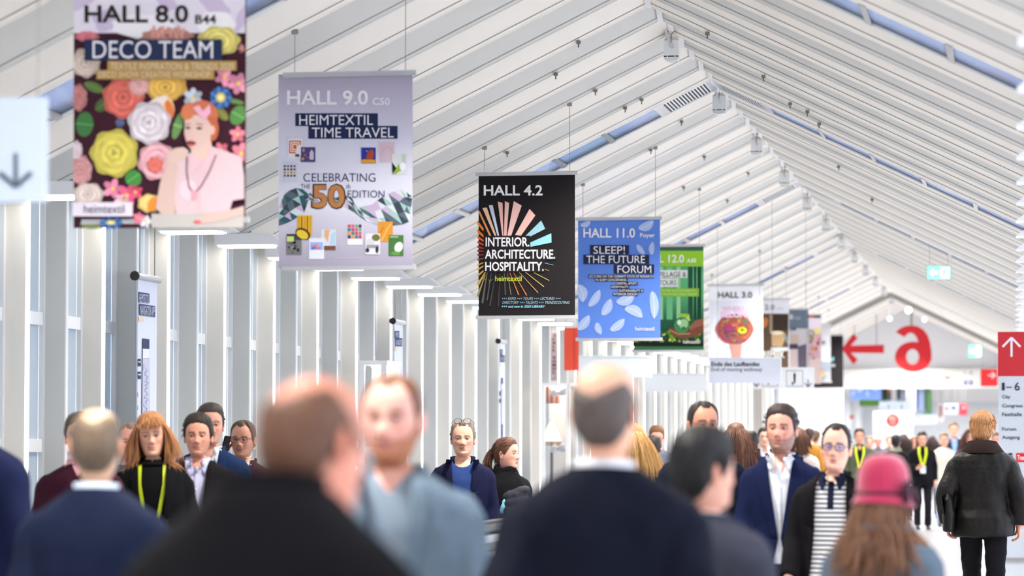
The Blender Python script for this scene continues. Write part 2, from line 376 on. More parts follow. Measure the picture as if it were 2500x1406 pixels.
HB = [.052, .053, .055, .060, .070, .083, .092, .097, .099, .098, .094, .085, .070, .050, .031, .014, .0005]
def g(d, s): return np.exp(-.5 * (d / s) ** 2)
def head_surf(phi, z, fem=0., nose=1., jaw=1.):
    """phi from the front, z above mid-head; returns x, y of the bare head"""
    a = spl(z, HZ, HA); f = spl(z, HZ, HF); b = spl(z, HZ, HB)
    low = np.clip((-.03 - z) / .08, 0, 1); a = a * (1 + (jaw - 1) * low - .07 * fem * low)
    c, s = np.cos(phi), np.sin(phi)
    e = 2 / 2.25
    x = a * np.sign(s) * np.abs(s) ** e; y = np.where(c > 0, -f, b) * np.abs(c) ** e
    fr = np.clip(c * 1.6, 0, 1); dy = 0 * x; ax = np.abs(x)
    pz = spl(z, [-.060, -.049, -.045, -.040, -.033, -.02, -.005, .012, .025, .03], [0, .002, .011, .017, .0225, .0165, .0105, .005, .001, 0])
    sx = spl(z, [-.05, -.035, -.01, .02], [.0115, .0105, .0082, .0105])
    dy -= nose * pz * g(ax, sx) * (1 - .12 * fem)
    dy -= .0085 * g(ax - .0135, .006) * g(z + .0405, .0062)
    dy += .0105 * g(ax - .031, .0135) * g(z - .001, .0098) + .004 * g(ax - .016, .006) * g(z - .004, .01)
    dy -= .0045 * (1 - .7 * fem) * g(ax - .028, .018) * g(z - .019, .0065)
    dy -= .0035 * g(ax - .046, .014) * g(z + .022, .013)
    dy += .0035 * g(ax - .045, .016) * g(z + .058, .016)
    dy -= (.0052 + .0015 * fem) * g(ax, .0175) * g(z + .0625, .0042) + (.006 + .0015 * fem) * g(ax, .0150) * g(z + .0735, .0048)
    dy += .0048 * g(ax, .021) * g(z + .0676, .0019) + .003 * g(ax - .027, .005) * g(z + .067, .006)
    dy += .0045 * g(ax, .02) * g(z + .0855, .005) - .0065 * g(ax, .019) * g(z + .1025, .0105)
    dy += .0016 * g(ax - .028, .006) * g(z + .05, .012)
    return x, y + dy * fr
def face_col(x, y, z, skin, sp):
    c = np.tile(np.array(L3(skin)), (len(x), 1)); ax = np.abs(x); fr = (y < -.02).astype(float)
    def mix(wt, col, k=1.):
        nonlocal c
        wt = np.clip(wt * k, 0, 1)[:, None]; c = c * (1 - wt) + np.array(L3(col)) * wt
    mix(fr * (g(ax - .047, .016) * g(z + .03, .016) + g(ax, .013) * g(z + .036, .010)), (205, 112, 98), sp.get('flush', .35))
    if sp.get('ears_red', 1): mix(((ax > .073) & (z < .03) & (z > -.05)).astype(float), (208, 120, 104), .3)
    if 'beard' in sp:
        bz = spl(ax, [0, .02, .04, .058, .075], [-.052, -.052, -.050, -.040, .0]); m = np.clip((bz - z) / .010, 0, 1) * (y < .03) * np.clip((z + .15) / .02, 0, 1)
        m *= 1 - .9 * g(ax, .016) * g(z + .0735, .007); mix(m, sp['beard'], sp.get('beard_a', .5))
    lipw = fr * (ax < .026) * (g(z + .0635, .0036) * (1 - (ax / .026) ** 2) + g(z + .0735, .0048) * np.clip(1 - (ax / .023) ** 2, 0, 1))
    mix(lipw, sp.get('lips', (172, 88, 82)), .8); mix(fr * (ax < .026) * g(z + .0676, .0016), (90, 42, 40), .7)
    mix(fr * (ax > .012) * (ax < .052) * g(z - (.0215 - .15 * np.maximum(ax - .036, 0)), sp.get('brow_w', .0034)), sp.get('brow', (70, 50, 38)), .85)
    mix(fr * g(ax - .031, .0145) * g(z - .0042, .0024), (64, 40, 34), .55)
    mix(fr * g(ax - .0085, .003) * g(z + .0455, .0025), (84, 40, 34), .6)
    if 'stub' in sp:                      # shaved or cropped hair on the scalp itself
        hl = hairline(np.arctan2(x, -y), sp.get('stub_line', 'full')); mix(np.clip((z - hl) / .012, 0, 1), sp['stub'], sp.get('stub_a', .6))
    return c
HL = {  # hairline height above mid-head against the angle from the front (deg), hair lies above
 'full':   ([0, 25, 45, 58, 66, 75, 84, 96, 105, 120, 150, 180], [.078, .076, .064, .045, .018, -.012, -.025, .020, -.035, -.066, -.088, -.092]),
 'recede': ([0, 18, 32, 45, 58, 66, 75, 84, 96, 105, 120, 150, 180], [.088, .092, .104, .092, .058, .020, -.010, -.025, .020, -.035, -.066, -.088, -.092]),
 'fem':    ([0, 25, 45, 58, 70, 85, 96, 110, 125, 150, 180], [.076, .074, .060, .040, .014, -.01, -.002, -.05, -.08, -.105, -.11])}
def hairline(phi, kind):
    xs, ys = HL[kind]; return spl(np.degrees(np.abs(phi)), xs, ys)
def grid_faces(nr, nc, wrap=True, base=0):
    m = nc if wrap else nc - 1
    return [(base + i * nc + j, base + i * nc + (j + 1) % nc, base + (i + 1) * nc + (j + 1) % nc, base + (i + 1) * nc + j) for i in range(nr - 1) for j in range(m)]
def ell_ring(z, a, f, b, n, cx=0, cy=0, e=2.3, phis=None):
    ph = np.linspace(0, 2 * pi, n, endpoint=False) if phis is None else phis
    c, s = np.cos(ph), np.sin(ph); q = 2 / e
    return np.stack([cx + a * np.sign(s) * np.abs(s) ** q, cy + np.where(c > 0, -f, b) * np.abs(c) ** q, np.full_like(ph, z)], 1)
HC = 1.6325                                     # mid-head height of a 1.75 m figure
def run_mods(me, mods):
    o = bpy.data.objects.new('tmp', me); COL.objects.link(o)
    for typ, kw in mods:
        m = o.modifiers.new('m', typ)
        for k, v in kw.items(): setattr(m, k, v)
    dg = bpy.context.evaluated_depsgraph_get(); dg.update()
    r = bpy.data.meshes.new_from_object(o.evaluated_get(dg), depsgraph=dg); bpy.data.objects.remove(o); return r
def union(a, parts):
    tmp = [bpy.data.objects.new('b', p) for p in parts]
    for t in tmp: COL.objects.link(t)
    base = len(a.vertices)
    for solver in ('MANIFOLD', 'EXACT'):
        r = run_mods(a, [('BOOLEAN', dict(operation='UNION', solver=solver, object=t)) for t in tmp])
        if len(r.vertices) > base * .6: break
    for t in tmp: bpy.data.objects.remove(t)
    return r
def np_mesh(v, f, name='m'):
    me = bpy.data.meshes.new(name); me.from_pydata([tuple(q) for q in v], [], f); me.update()
    bm = bmesh.new(); bm.from_mesh(me); bmesh.ops.recalc_face_normals(bm, faces=bm.faces); bm.to_mesh(me); bm.free(); return me
def tube_mesh(pts, rs, n=10):
    b = MB(); b.tube(pts, list(rs), None, n); me = bpy.data.meshes.new('t'); me.from_pydata(b.v, [], b.f); me.update()
    bm = bmesh.new(); bm.from_mesh(me); bmesh.ops.recalc_face_normals(bm, faces=bm.faces); bm.to_mesh(me); bm.free(); return me
def smooth_path(pts, n):
    pts = [Vector(p) for p in pts]; out = []
    for i in range(len(pts) - 1):
        p0, p1, p2, p3 = pts[max(i - 1, 0)], pts[i], pts[i + 1], pts[min(i + 2, len(pts) - 1)]
        for t in np.linspace(0, 1, n, endpoint=False):
            out.append(.5 * ((2 * p1) + (p2 - p0) * t + (2 * p0 - 5 * p1 + 4 * p2 - p3) * t * t + (3 * p1 - p0 - 3 * p2 + p3) * t ** 3))
    return out + [pts[-1]]
# one right hand, fingers along -z, palm towards -x... thumb towards -y
def make_hand(curl):
    b = MB()
    pal = [(.0, .018, .026), (-.012, .018, .029), (-.04, .017, .038), (-.07, .015, .042), (-.092, .012, .041), (-.10, .008, .036)]
    rings = [ell_ring(z, h, w_, w_, 16) for z, h, w_ in pal]
    b.add(np.concatenate(rings).tolist(), grid_faces(len(pal), 16) + [tuple(range(16)), tuple(reversed(range(80, 96)))], None)
    for i, (y0, ln, r) in enumerate(((-.031, .071, .0092), (-.0105, .079, .0096), (.0105, .073, .0092), (.0305, .057, .008))):
        p = Vector((0, y0, -.088)); pts = [p + Vector((0, 0, .02)), p]; a = .12 + .1 * i * curl
        for q, fr in enumerate((.45, .3, .25)):
            a += curl * (.55, .75, .5)[q]; p = p + Vector((-sin(a), y0 * .10, -cos(a))) * ln * fr; pts.append(p)
        b.tube(smooth_path(pts, 2), [r * 1.08, r * 1.08, r * 1.06, r * 1.04, r, r, r * .95, r * .92, r * .6][:len(smooth_path(pts, 2))], None, 8)
    th = smooth_path([(-.004, -.018, -.02), (-.012, -.036, -.045), (-.02, -.052, -.07), (-.030 - .012 * curl, -.056 + .012 * curl, -.098)], 3)
    b.tube(th, [.014, .0145, .014, .0135, .0128, .012, .0115, .011, .0105, .007][:len(th)], None, 8)
    me = bpy.data.meshes.new('hand'); me.from_pydata(b.v, [], b.f); me.update()
    bm = bmesh.new(); bm.from_mesh(me); bmesh.ops.recalc_face_normals(bm, faces=bm.faces); bm.to_mesh(me); bm.free()
    return run_mods(me, [('REMESH', dict(mode='VOXEL', voxel_size=.0042, adaptivity=0.)), ('SMOOTH', dict(factor=.5, iterations=2))])
HANDS = {}
def hand_mesh(curl, side, wrist, dirv, palm):
    """copy of the hand at a wrist: fingers along dirv, palm facing palm"""
    if curl not in HANDS: HANDS[curl] = make_hand(curl)
    me = HANDS[curl].copy(); z = -Vector(dirv).normalized(); x = -Vector(palm); x = (x - z * x.dot(z)).normalized(); y = z.cross(x)
    sy = 1 if side > 0 else -1
    mt = Matrix(((x.x, y.x * sy, z.x, wrist[0]), (x.y, y.y * sy, z.y, wrist[1]), (x.z, y.z * sy, z.z, wrist[2]), (0, 0, 0, 1)))
    me.transform(mt)
    if sy < 0: me.flip_normals()
    return me
POSE = {  # shoulder, elbow, wrist, finger direction, palm normal, curl; for the figure's left (+x) arm, mirrored for the right
 'down': ((.166, .01, 1.39), (.218, .035, 1.13), (.228, -.03, .875), (0, -.12, -1), (-1, 0, 0), .55),
 'swing': ((.166, .01, 1.39), (.222, .10, 1.14), (.235, .04, .885), (0, -.25, -1), (-1, 0, 0), .6),
 'fore': ((.166, .01, 1.39), (.218, -.02, 1.13), (.225, -.17, .92), (-.05, -.4, -1), (-1, 0, 0), .7),
 'cross': ((.166, .0, 1.388), (.22, -.04, 1.14), (-.02, -.215, 1.10), (-1, -.15, .10), (0, 1, 0), .5),
 'hold': ((.166, .0, 1.388), (.22, .02, 1.13), (.10, -.23, 1.10), (-.8, -.5, .3), (0, .3, 1), .8),
 'phone': ((.166, .0, 1.388), (.29, -.10, 1.20), (.125, -.045, 1.53), (-.15, .1, 1), (-1, 0, -.2), .9),
 'carry': ((.166, .01, 1.39), (.30, .05, 1.14), (.245, -.12, .95), (-.6, -.6, -.5), (-1, .2, .2), .9),
}
def arm_pts(pose, side):
    s, e, w_, d, p, c = POSE[pose] if isinstance(pose, str) else pose
    fx = lambda v: Vector((v[0] * side, v[1], v[2]))
    return fx(s), fx(e), fx(w_), fx(d), fx(p), c
TORSO = [(1.478, .070, .050, .078), (1.462, .098, .060, .086), (1.447, .130, .074, .094), (1.428, .160, .086, .102), (1.40, .176, .098, .108), (1.34, .178, .112, .112), (1.25, .168, .116, .106), (1.10, .152, .108, .092), (1.0, .160, .112, .10), (.92, .172, .112, .115), (.86, .166, .10, .112), (.83, .12, .07, .08)]
def build_head_body(sp, res):
    nr, nc = (58, 72) if res == 'hi' else ((40, 48) if res == 'mid' else (26, 28))
    t = np.linspace(0, 1, nr); zs = .1174 - (.1174 + .1175) * (t * .55 + .45 * (3 * t**2 - 2 * t**3)) if res != 'lo' else .1174 - .2349 * t
    u = np.linspace(-1, 1, nc, endpoint=False) + 1. / nc; phis = pi * (.62 * u + .38 * np.sign(u) * np.abs(u) ** 3)
    fem = sp.get('fem', 0.); jaw = sp.get('jaw', 1.); hx, hy_, hz = sp.get('hs', (1, 1, 1))
    rings = []
    for z in zs:
        x, y = head_surf(phis, np.full(nc, z), fem, sp.get('nose', 1.), jaw); rings.append(np.stack([x * hx, y * hy_, np.full(nc, z) * hz], 1))
    nk = sp.get('neck', 1.) * (1 - .13 * fem)
    for z, a, f, b in ((-.1215, .0435, .058, .052), (-.1245, .050, .048, .054), (-.130, .054, .043, .058), (-.142, .0555, .041, .064), (-.155, .058, .042, .070)):
        rings.append(ell_ring(z * hz, a * nk, f * nk, b * nk, nc, e=2.1, phis=phis))
    H = np.concatenate(rings); col = face_col(H[:, 0] / hx, H[:, 1] / hy_, H[:, 2] / hz, sp['skin'], sp)
    ear = []
    if not sp.get('no_ears'):
        for sd in (1, -1):
            e = []
            for i in range(9):
                th = pi * i / 8
                for j in range(12):
                    ps = 2 * pi * j / 12; ex, ey, ez = .0085 * sin(th) * cos(ps), .0185 * sin(th) * sin(ps), .033 * cos(th)
                    if cos(ps) > .3: ex -= .007 * math.exp(-((ey / .009) ** 2 + (ez / .015) ** 2))
                    ey += .004 * (ez / .033); wd = 1 - .25 * max(0, -ez / .033); ey *= wd
                    e.append((ex, ey, ez))
            A = Matrix.Rotation(radians(-24), 3, 'Z'); A = A @ Matrix.Rotation(radians(8), 3, 'X')
            e = [A @ Vector(q) for q in e]; e = [Vector((sd * (q.x + .0795 * hx), (q.y + .012), q.z - .012)) for q in e]
            ear.append((np.array([tuple(q) for q in e]), grid_faces(9, 12)))
    R = (Matrix.Rotation(radians(sp.get('turn', 0)), 3, 'Z') @ Matrix.Rotation(radians(sp.get('nod', 0)), 3, 'X') @ Matrix.Rotation(radians(sp.get('lean', 0)), 3, 'Y'))
    Rn = np.array(R); piv = np.array([0, .022, -.125]); off = np.array(sp.get('hoff', (0, 0, 0)))
    wsm = lambda z: np.clip((z + .150) / .032, 0, 1) ** 1
    def pose(p):
        q = (p - piv) @ Rn.T + piv + off; w_ = wsm(p[:, 2])[:, None]; o = q * w_ + p * (1 - w_); o[:, 2] += HC; return o
    V = pose(H); F = grid_faces(len(rings), nc)
    F.insert(0, tuple(range(nc)))
    base = len(V); bw = sp.get('build', 1.); sh = sp.get('sh', 1.)
    slp = sp.get('slope', .02) + .012
    T = [ell_ring(z - slp * float(np.clip((a - .075) / .10, 0, 1)) * float(np.clip((z - 1.2) / .2, 0, 1)), a * (sh if z > 1.3 else bw), f * bw, b * bw, nc, cy=.0, e=2.2, phis=phis) for z, a, f, b in TORSO]
    V = np.concatenate([V] + T); col = np.concatenate([col, np.tile(np.array(L3(sp['skin'])), (len(T) * nc, 1))])
    n0 = len(rings); nt_ = n0 + len(T)
    F = [F[0]] + grid_faces(nt_, nc) + [tuple(reversed(range((nt_ - 1) * nc, nt_ * nc)))]
    # small crown patch shares the first ring
    body = np_mesh(V, F, 'body')
    parts = []
    for ev, ef in ear:
        pv = pose(ev); b_ = np_mesh(pv, ef)
        bm = bmesh.new(); bm.from_mesh(b_); bmesh.ops.remove_doubles(bm, verts=bm.verts, dist=1e-5); bmesh.ops.recalc_face_normals(bm, faces=bm.faces); bm.to_mesh(b_); bm.free()
        parts.append(b_)
    n_ear = len(parts)
    for sd, ps in ((1, sp['arms'][0]), (-1, sp['arms'][1])):
        s_, e_, w_, d_, p_, c_ = arm_pts(ps, sd); s_.x *= sh; e_.x *= sh; s_.z -= slp + .016
        inn = Vector((s_.x * .55, s_.y, s_.z - .02))
        pts = smooth_path([inn, s_, s_.lerp(e_, .5), e_, e_.lerp(w_, .35), w_, w_ + d_.normalized() * .02], 3)
        rs = np.interp(np.linspace(0, 6, len(pts)), [0, 1, 2, 3, 4, 5, 6], [.046, .050, .045, .042, .043, .028, .024]) * (1 - .15 * fem)
        parts.append(tube_mesh(pts, rs, 12))
        if res != 'lo' or sp.get('hands'):
            parts.append(hand_mesh(round(c_, 1), sd, w_ - d_.normalized() * .006, d_, p_))
    for sd in (1, -1):
        lp = leg_path(sp, sd); pts = smooth_path(lp, 3)
        parts.append(tube_mesh(pts, np.interp(np.linspace(0, 1, len(pts)), [0, .12, .5, .6, 1], [.075, .08, .055, .055, .036]), 12))
    me = union(body, parts)
    kd = kdtree.KDTree(len(V))
    for i, v in enumerate(V): kd.insert(v, i)
    kd.balance()
    at = me.color_attributes.new('Col', 'FLOAT_COLOR', 'POINT'); red = np.array(L3(sp['skin'])) * np.array([1.0, .86, .82])
    out = []
    for v in me.vertices:
        co, i, d = kd.find(v.co); c = col[i] if d < .004 else red
        out += [c[0], c[1], c[2], 1.]
    at.data.foreach_set('color', out)
    me.polygons.foreach_set('use_smooth', [True] * len(me.polygons)); me.update()
    def place(p): return pose(np.array(p, float).reshape(-1, 3))
    return me, place
def leg_path(sp, sd):
    st = sp.get('step', 0) * sd; w_ = .095
    return [(sd * .085, 0, .93), (sd * w_, -.01 - st * .05, .80), (sd * w_, -.02 - st * .14, .50), (sd * w_, .0 - st * .17, .26), (sd * w_, .015 - st * .2, .075)]
def remesh(parts, vox, sm=3):
    b = MB()
    for v, f in parts: b.add(v, f, None)
    me = bpy.data.meshes.new('g'); me.from_pydata(b.v, [], b.f); me.update()
    bm = bmesh.new(); bm.from_mesh(me); bmesh.ops.recalc_face_normals(bm, faces=bm.faces); bm.to_mesh(me); bm.free()
    r = run_mods(me, [('REMESH', dict(mode='VOXEL', voxel_size=vox)), ('SMOOTH', dict(factor=.5, iterations=sm))]); r.materials.clear(); return r
def tubeVF(pts, rs, n=14):
    b = MB(); b.tube(pts, list(rs), None, n); return b.v, b.f
def loftVF(rings, n=40, e=2.3):
    V = np.concatenate([ell_ring(*r[:4], n, r[4] if len(r) > 4 else 0, r[5] if len(r) > 5 else 0, e) for r in rings])
    k = len(rings); return V.tolist(), grid_faces(k, n) + [tuple(range(n)), tuple(reversed(range((k - 1) * n, k * n)))]
def wrinkle(me, amp, sc=9., seed=0, zf=.45):
    me.update(); n = len(me.vertices); off = (seed * 3.7, seed * 1.3, seed)
    co = np.empty(n * 3, np.float32); me.vertices.foreach_get('co', co); co = co.reshape(-1, 3)
    nm = np.empty(n * 3, np.float32); me.vertex_normals.foreach_get('vector', nm); nm = nm.reshape(-1, 3)
    d = np.empty(n)
    for i, (x, y, z) in enumerate(co.tolist()):
        q = Vector((x * sc + off[0], y * sc + off[1], z * sc * zf + abs(x) * sc * .35 + off[2])); d[i] = noise.noise(q) + .5 * noise.noise(q * 2.1)
    co = co + nm * (amp * d)[:, None]; me.vertices.foreach_set('co', co.astype(np.float32).ravel()); me.update()
def top_rings(kind, bw, sh, o, bottom, slope=.02):
    """garment torso: o is the ease over the body"""
    R = []
    pad = .014 if kind in ('suit', 'coat') else .006
    for z, a, f, b in TORSO[:9]:
        aa = a * (sh if z > 1.3 else bw)
        k = np.clip((1.47 - z) / .05, 0, 1)
        R.append((z + .008 - slope * float(np.clip((a - .08) / .10, 0, 1)) * float(np.clip((z - 1.2) / .2, 0, 1)), aa + o * (.5 + .5 * k) + pad * k * (1.0 if z > 1.2 else .5), f * bw + o, b * bw + o))
    hipa = .178 * bw + o; z0 = 1.0
    for z in np.arange(.95, bottom, -.05): R.append((z, hipa + .012 * (.95 - z) / .2 + (.012 if kind == 'coat' else 0), .118 * bw + o, .122 * bw + o))
    R.append((bottom, hipa + .014, .116 * bw + o * .9, .122 * bw + o)); return R
def make_top(sp, kind, o, bottom, vox, sleeves=True, seed=0, amp=.004):
    bw, sh = sp.get('build', 1.), sp.get('sh', 1.)
    parts = [loftVF(top_rings(kind, bw, sh, o, bottom, sp.get('slope', .02)))]
    if sleeves:
        for sd, ps in ((1, sp['arms'][0]), (-1, sp['arms'][1])):
            s_, e_, w_, d_, p_, c_ = arm_pts(ps, sd); s_.x *= sh; e_.x *= sh; s_.z -= o * .55 + sp.get('slope', .02) * .8
            inn = Vector((s_.x * .5, s_.y, s_.z - .03)); wr = w_ - (w_ - e_).normalized() * .012
            pts = smooth_path([inn, s_, s_.lerp(e_, .45), e_, e_.lerp(wr, .5), wr], 4); x = o * .75
            rs = np.interp(np.linspace(0, 5, len(pts)), [0, 1, 2, 3, 4, 5], [.055 + x, .058 + x, .053 + x, .047 + x, .044 + x, .034 + x])
            parts.append(tubeVF(pts, rs))
    me = remesh(parts, vox); wrinkle(me, amp, 8, seed); return me
def cut_front(me, segs, yfront=-.005):
    """open a garment at the front: segs = [(z_top, w_top, z_bottom, w_bottom)] half-widths of the opening"""
    bm = bmesh.new(); bm.from_mesh(me); wm = max(max(q[1], q[3]) for q in segs) + .03
    def near(bm):
        fs = [f for f in bm.faces if f.calc_center_median().y < .02 and abs(f.calc_center_median().x) < wm]
        return fs + list({e for f in fs for e in f.edges}) + list({v for f in fs for v in f.verts})
    for zt, wt, zb, wb in segs:
        for sd in (1, -1):
            n = Vector((sd * (zt - zb), 0, -(wt - wb) * 1.)).normalized()
            bmesh.ops.bisect_plane(bm, geom=near(bm), plane_co=Vector((sd * wb, 0, zb)), plane_no=n)
        for z in (zt, zb): bmesh.ops.bisect_plane(bm, geom=near(bm), plane_co=Vector((0, 0, z)), plane_no=Vector((0, 0, 1)))
    kill = []
    for f in bm.faces:
        c = f.calc_center_median()
        if c.y > yfront and not (c.z > 1.475): continue
        for zt, wt, zb, wb in segs:
            if zb - 1e-4 <= c.z <= zt + 1e-4 and abs(c.x) < wb + (wt - wb) * (c.z - zb) / (zt - zb): kill.append(f); break
    bmesh.ops.delete(bm, geom=kill, context='FACES'); bm.to_mesh(me); bm.free(); me.update(); return me
def bvh_of(me):
    return BVHTree.FromPolygons([v.co.copy() for v in me.vertices], [tuple(p.vertices) for p in me.polygons])
def drape(bvh, rows, off, mat, front=True, thick=.004):
    """a strip given as rows of (x, z) points, laid on the front (or back) of a garment"""
    b = MB(); V = []; last = -.13
    for row in rows:
        for x, z in row:
            h = bvh.ray_cast(Vector((x, -1 if front else 1, z)), Vector((0, 1 if front else -1, 0)))
            if h[0] is not None and (h[0].y < .03 if front else h[0].y > -.03): last = h[0].y
            V.append(Vector((x, last + (-off if front else off), z)))
    nr, nc = len(rows), len(rows[0]); n = len(V); up = Vector((0, thick if front else -thick, 0))
    F = grid_faces(nr, nc, False)
    rim = [j for j in range(nc)] + [i * nc + nc - 1 for i in range(1, nr)] + [(nr - 1) * nc + j for j in range(nc - 2, -1, -1)] + [i * nc for i in range(nr - 2, 0, -1)]
    b.add(V + [v + up for v in V], F + [tuple(q + n for q in reversed(f)) for f in F] + [(rim[i], rim[(i + 1) % len(rim)], rim[(i + 1) % len(rim)] + n, rim[i] + n) for i in range(len(rim))], mat)
    return b
def lerp_rows(left, right, nc):
    return [[(a[0] + (b[0] - a[0]) * t, a[1] + (b[1] - a[1]) * t) for t in np.linspace(0, 1, nc)] for a, b in zip(left, right)]
def resample(p, n):
    p = [Vector((q[0], q[1])) for q in p]; L = [0]
    for a, b in zip(p, p[1:]): L.append(L[-1] + (b - a).length)
    out = []
    for t in np.linspace(0, L[-1], n):
        i = min(max(np.searchsorted(L, t) - 1, 0), len(p) - 2); out.append(tuple(p[i].lerp(p[i + 1], (t - L[i]) / max(L[i + 1] - L[i], 1e-6))))
    return out
def collar_band(b, a, f, bk, z0, z1, mat, gap=0., flare=.006, back_up=.02, n=40, th=.004, cy=0.):
    """band round the neck; gap is the half-angle left open at the front"""
    V = []; ph = np.linspace(gap, 2 * pi - gap, n)
    for r_, z, bu in ((1, z0, back_up), (1 + flare / a, z1, back_up), (1 + (flare + th) / a, z1, back_up), (1 + th / a + flare * .5 / a, z0, back_up)):
        for p in ph:
            k = (1 - cos(p)) / 2; V.append((sin(p) * a * r_, cy + (-f if cos(p) > 0 else bk) * abs(cos(p)) * r_, z + bu * k))
    F = []
    for i in range(4):
        for j in range(n - 1): F.append((i * n + j, i * n + j + 1, ((i + 1) % 4) * n + j + 1, ((i + 1) % 4) * n + j))
    F += [(0, n, 2 * n, 3 * n), (n - 1, 4 * n - 1, 3 * n - 1, 2 * n - 1)]
    b.add(V, F, mat)
def cloth(name, c, rough=.85, sheen=.04, leather=False):
    if leather: return M(name, c, .46, noise_s=7, noise_a=.35, bump=.5, bump_s=26, spec=.22)
    return M(name, c, rough, noise_s=14, noise_a=.16, bump=.25, bump_s=420, sheen=0, spec=.08)
SKINM = attr_mat('skin', .5, noise_s=60, noise_a=.07, spec=.35, sss=.06)
def hair_mat(c): return M('hair_%d_%d_%d' % c, c, .55, noise_s=55, noise_a=.45, bump=.35, bump_s=90, stretch=(1, 1, .22), spec=.3)
def hair_shell(sp, place, res):
    """cap of hair grown out from the scalp"""
    st = sp['hair']; nr, nc = (46, 72) if res == 'hi' else ((34, 48) if res == 'mid' else (20, 28))
    fem = sp.get('fem', 0.); hx, hy_, hz = sp.get('hs', (1, 1, 1))
    zs = .1172 - np.linspace(0, 1, nr) ** 1.15 * .255; phis = np.linspace(-pi, pi, nc, endpoint=False)
    kind = st.get('line', 'full'); th = st.get('t', .014); top = st.get('top', .010); V = []; T = []
    rnd = sp.get('seed', 1)
    for z in zs:
        x, y = head_surf(phis, np.full(nc, max(z, -.117)), fem, 1., 1.)
        if z < -.117: y = np.where(np.cos(phis) < 0, np.abs(y) * 1., y)
        hl = hairline(phis, kind); t = th * np.clip((z - hl) / .028, -.6, 1)
        if st.get('bald'):                        # crown left bare: a fringe round the sides and back
            ct = st['bald']; lim = spl(np.degrees(np.abs(phis)), [0, 60, 85, 112, 145, 180], [-.2, -.02, ct * .6, ct + .026, ct + .014, ct - .004]); t = np.minimum(t, th * np.clip((lim - z) / .02, -.6, 1))
        else: t = t + top * np.clip((z - .05) / .05, 0, 1) * (t > 0)
        for j in range(nc):
            p = Vector((x[j] * hx, y[j] * hy_, z * hz)); d = Vector((p.x, p.y * .9, max(p.z, -.03) * .9)); d = d.normalized()
            nn = noise.noise(Vector((phis[j] * 9 + rnd * 5, z * 26, rnd))) * .32 + noise.noise(Vector((phis[j] * 26, z * 50, rnd * 2))) * .18
            tt = t[j] * (1 + nn * st.get('mess', .5)) if t[j] > 0 else t[j] * .35 - .0015
            V.append(p + d * tt); T.append(t[j])
    F = [f for f in grid_faces(nr, nc) if max(T[i] for i in f) > -.001]
    top_ = tuple(range(nc))
    if max(T[:nc]) > 0: F = [top_] + F
    return place([tuple(v) for v in V]).tolist(), F
def strands(b, place, roots, dirs, length, rad, mat, seed=0, curl=.3, grav=.9, n=5, sides=4, avoid=None):
    rnd = random.Random(seed)
    for p, d in zip(roots, dirs):
        L = length * rnd.uniform(.7, 1.15); pts = [Vector(p)]; d = Vector(d).normalized(); w_ = Vector((rnd.uniform(-1, 1), rnd.uniform(-1, 1), rnd.uniform(-1, 1))) * curl
        for k in range(n):
            d = (d + Vector((0, 0, -grav)) * (1. / n) + w_ * (1. / n)).normalized(); q = pts[-1] + d * L / n
            if avoid:
                for c, rx, ry, rz in avoid:
                    e = Vector(((q.x - c[0]) / rx, (q.y - c[1]) / ry, (q.z - c[2]) / rz)); l = e.length
                    if l < 1: q = Vector((c[0] + e.x / l * rx, c[1] + e.y / l * ry, c[2] + e.z / l * rz))
            pts.append(q)
        r = rad * rnd.uniform(.7, 1.3)
        pts = [Vector(q) for q in place([tuple(q) for q in pts])] if place else pts
        b.tube(pts, [r * .9] + [r] * (n - 2) + [r * .75, r * .15], mat, sides)
def scalp_roots(sp, n, seed, cond):
    rnd = random.Random(seed); out = []; dirs = []; hx, hy_, hz = sp.get('hs', (1, 1, 1))
    while len(out) < n:
        ph = rnd.uniform(-pi, pi); z = rnd.uniform(-.1, .116)
        if not cond(ph, z): continue
        x, y = head_surf(np.array([ph]), np.array([z]), sp.get('fem', 0.)); p = Vector((x[0] * hx, y[0] * hy_, z * hz)); out.append(p + p.normalized() * .004); dirs.append(p.normalized())
    return out, dirs
def glasses(b, place, sp, mat, lens, up=0., z=.0, tilt=0.):
    """spectacles on the nose, or pushed up on the hair"""
    hx, hy_, hz = sp.get('hs', (1, 1, 1)); pts = []
    for sd in (1, -1):
        c = Vector((sd * .033, -.105 * hy_ + (0 if not up else .03), (z + up) * hz)); L = []
        for i in range(20):
            t = 2 * pi * i / 20; q = Vector((.0255 * np.sign(cos(t)) * abs(cos(t)) ** .75, 0, .0185 * np.sign(sin(t)) * abs(sin(t)) ** .75)); q.y += .004 * abs(q.x + sd * .033) / .03
            L.append(c + q)
        b.tube([Vector(q) for q in place([tuple(q) for q in L + L[:1]])], .0019, mat, 6)
        if lens: b.add([tuple(q) for q in place([tuple(q) for q in L])], [tuple(range(20))], lens)
        e = c + Vector((sd * .0265, .004, .006)); a = Vector((sd * .0765 * hx, .012, .012 + up * .8)); 
        b.tube([Vector(q) for q in place([tuple(e), tuple(e.lerp(a, .5) + Vector((sd * .006, 0, 0))), tuple(a + Vector((sd * .004, 0, 0))), tuple(a + Vector((0, .03, -.02)))])], .0019, mat, 6)
    b.tube([Vector(q) for q in place([(-.0085, -.1075 * hy_ + (.03 if up else 0), (z + up + .004) * hz), (0, -.111 * hy_ + (.03 if up else 0), (z + up + .007) * hz), (.0085, -.1075 * hy_ + (.03 if up else 0), (z + up + .004) * hz)])], .0018, mat, 6)
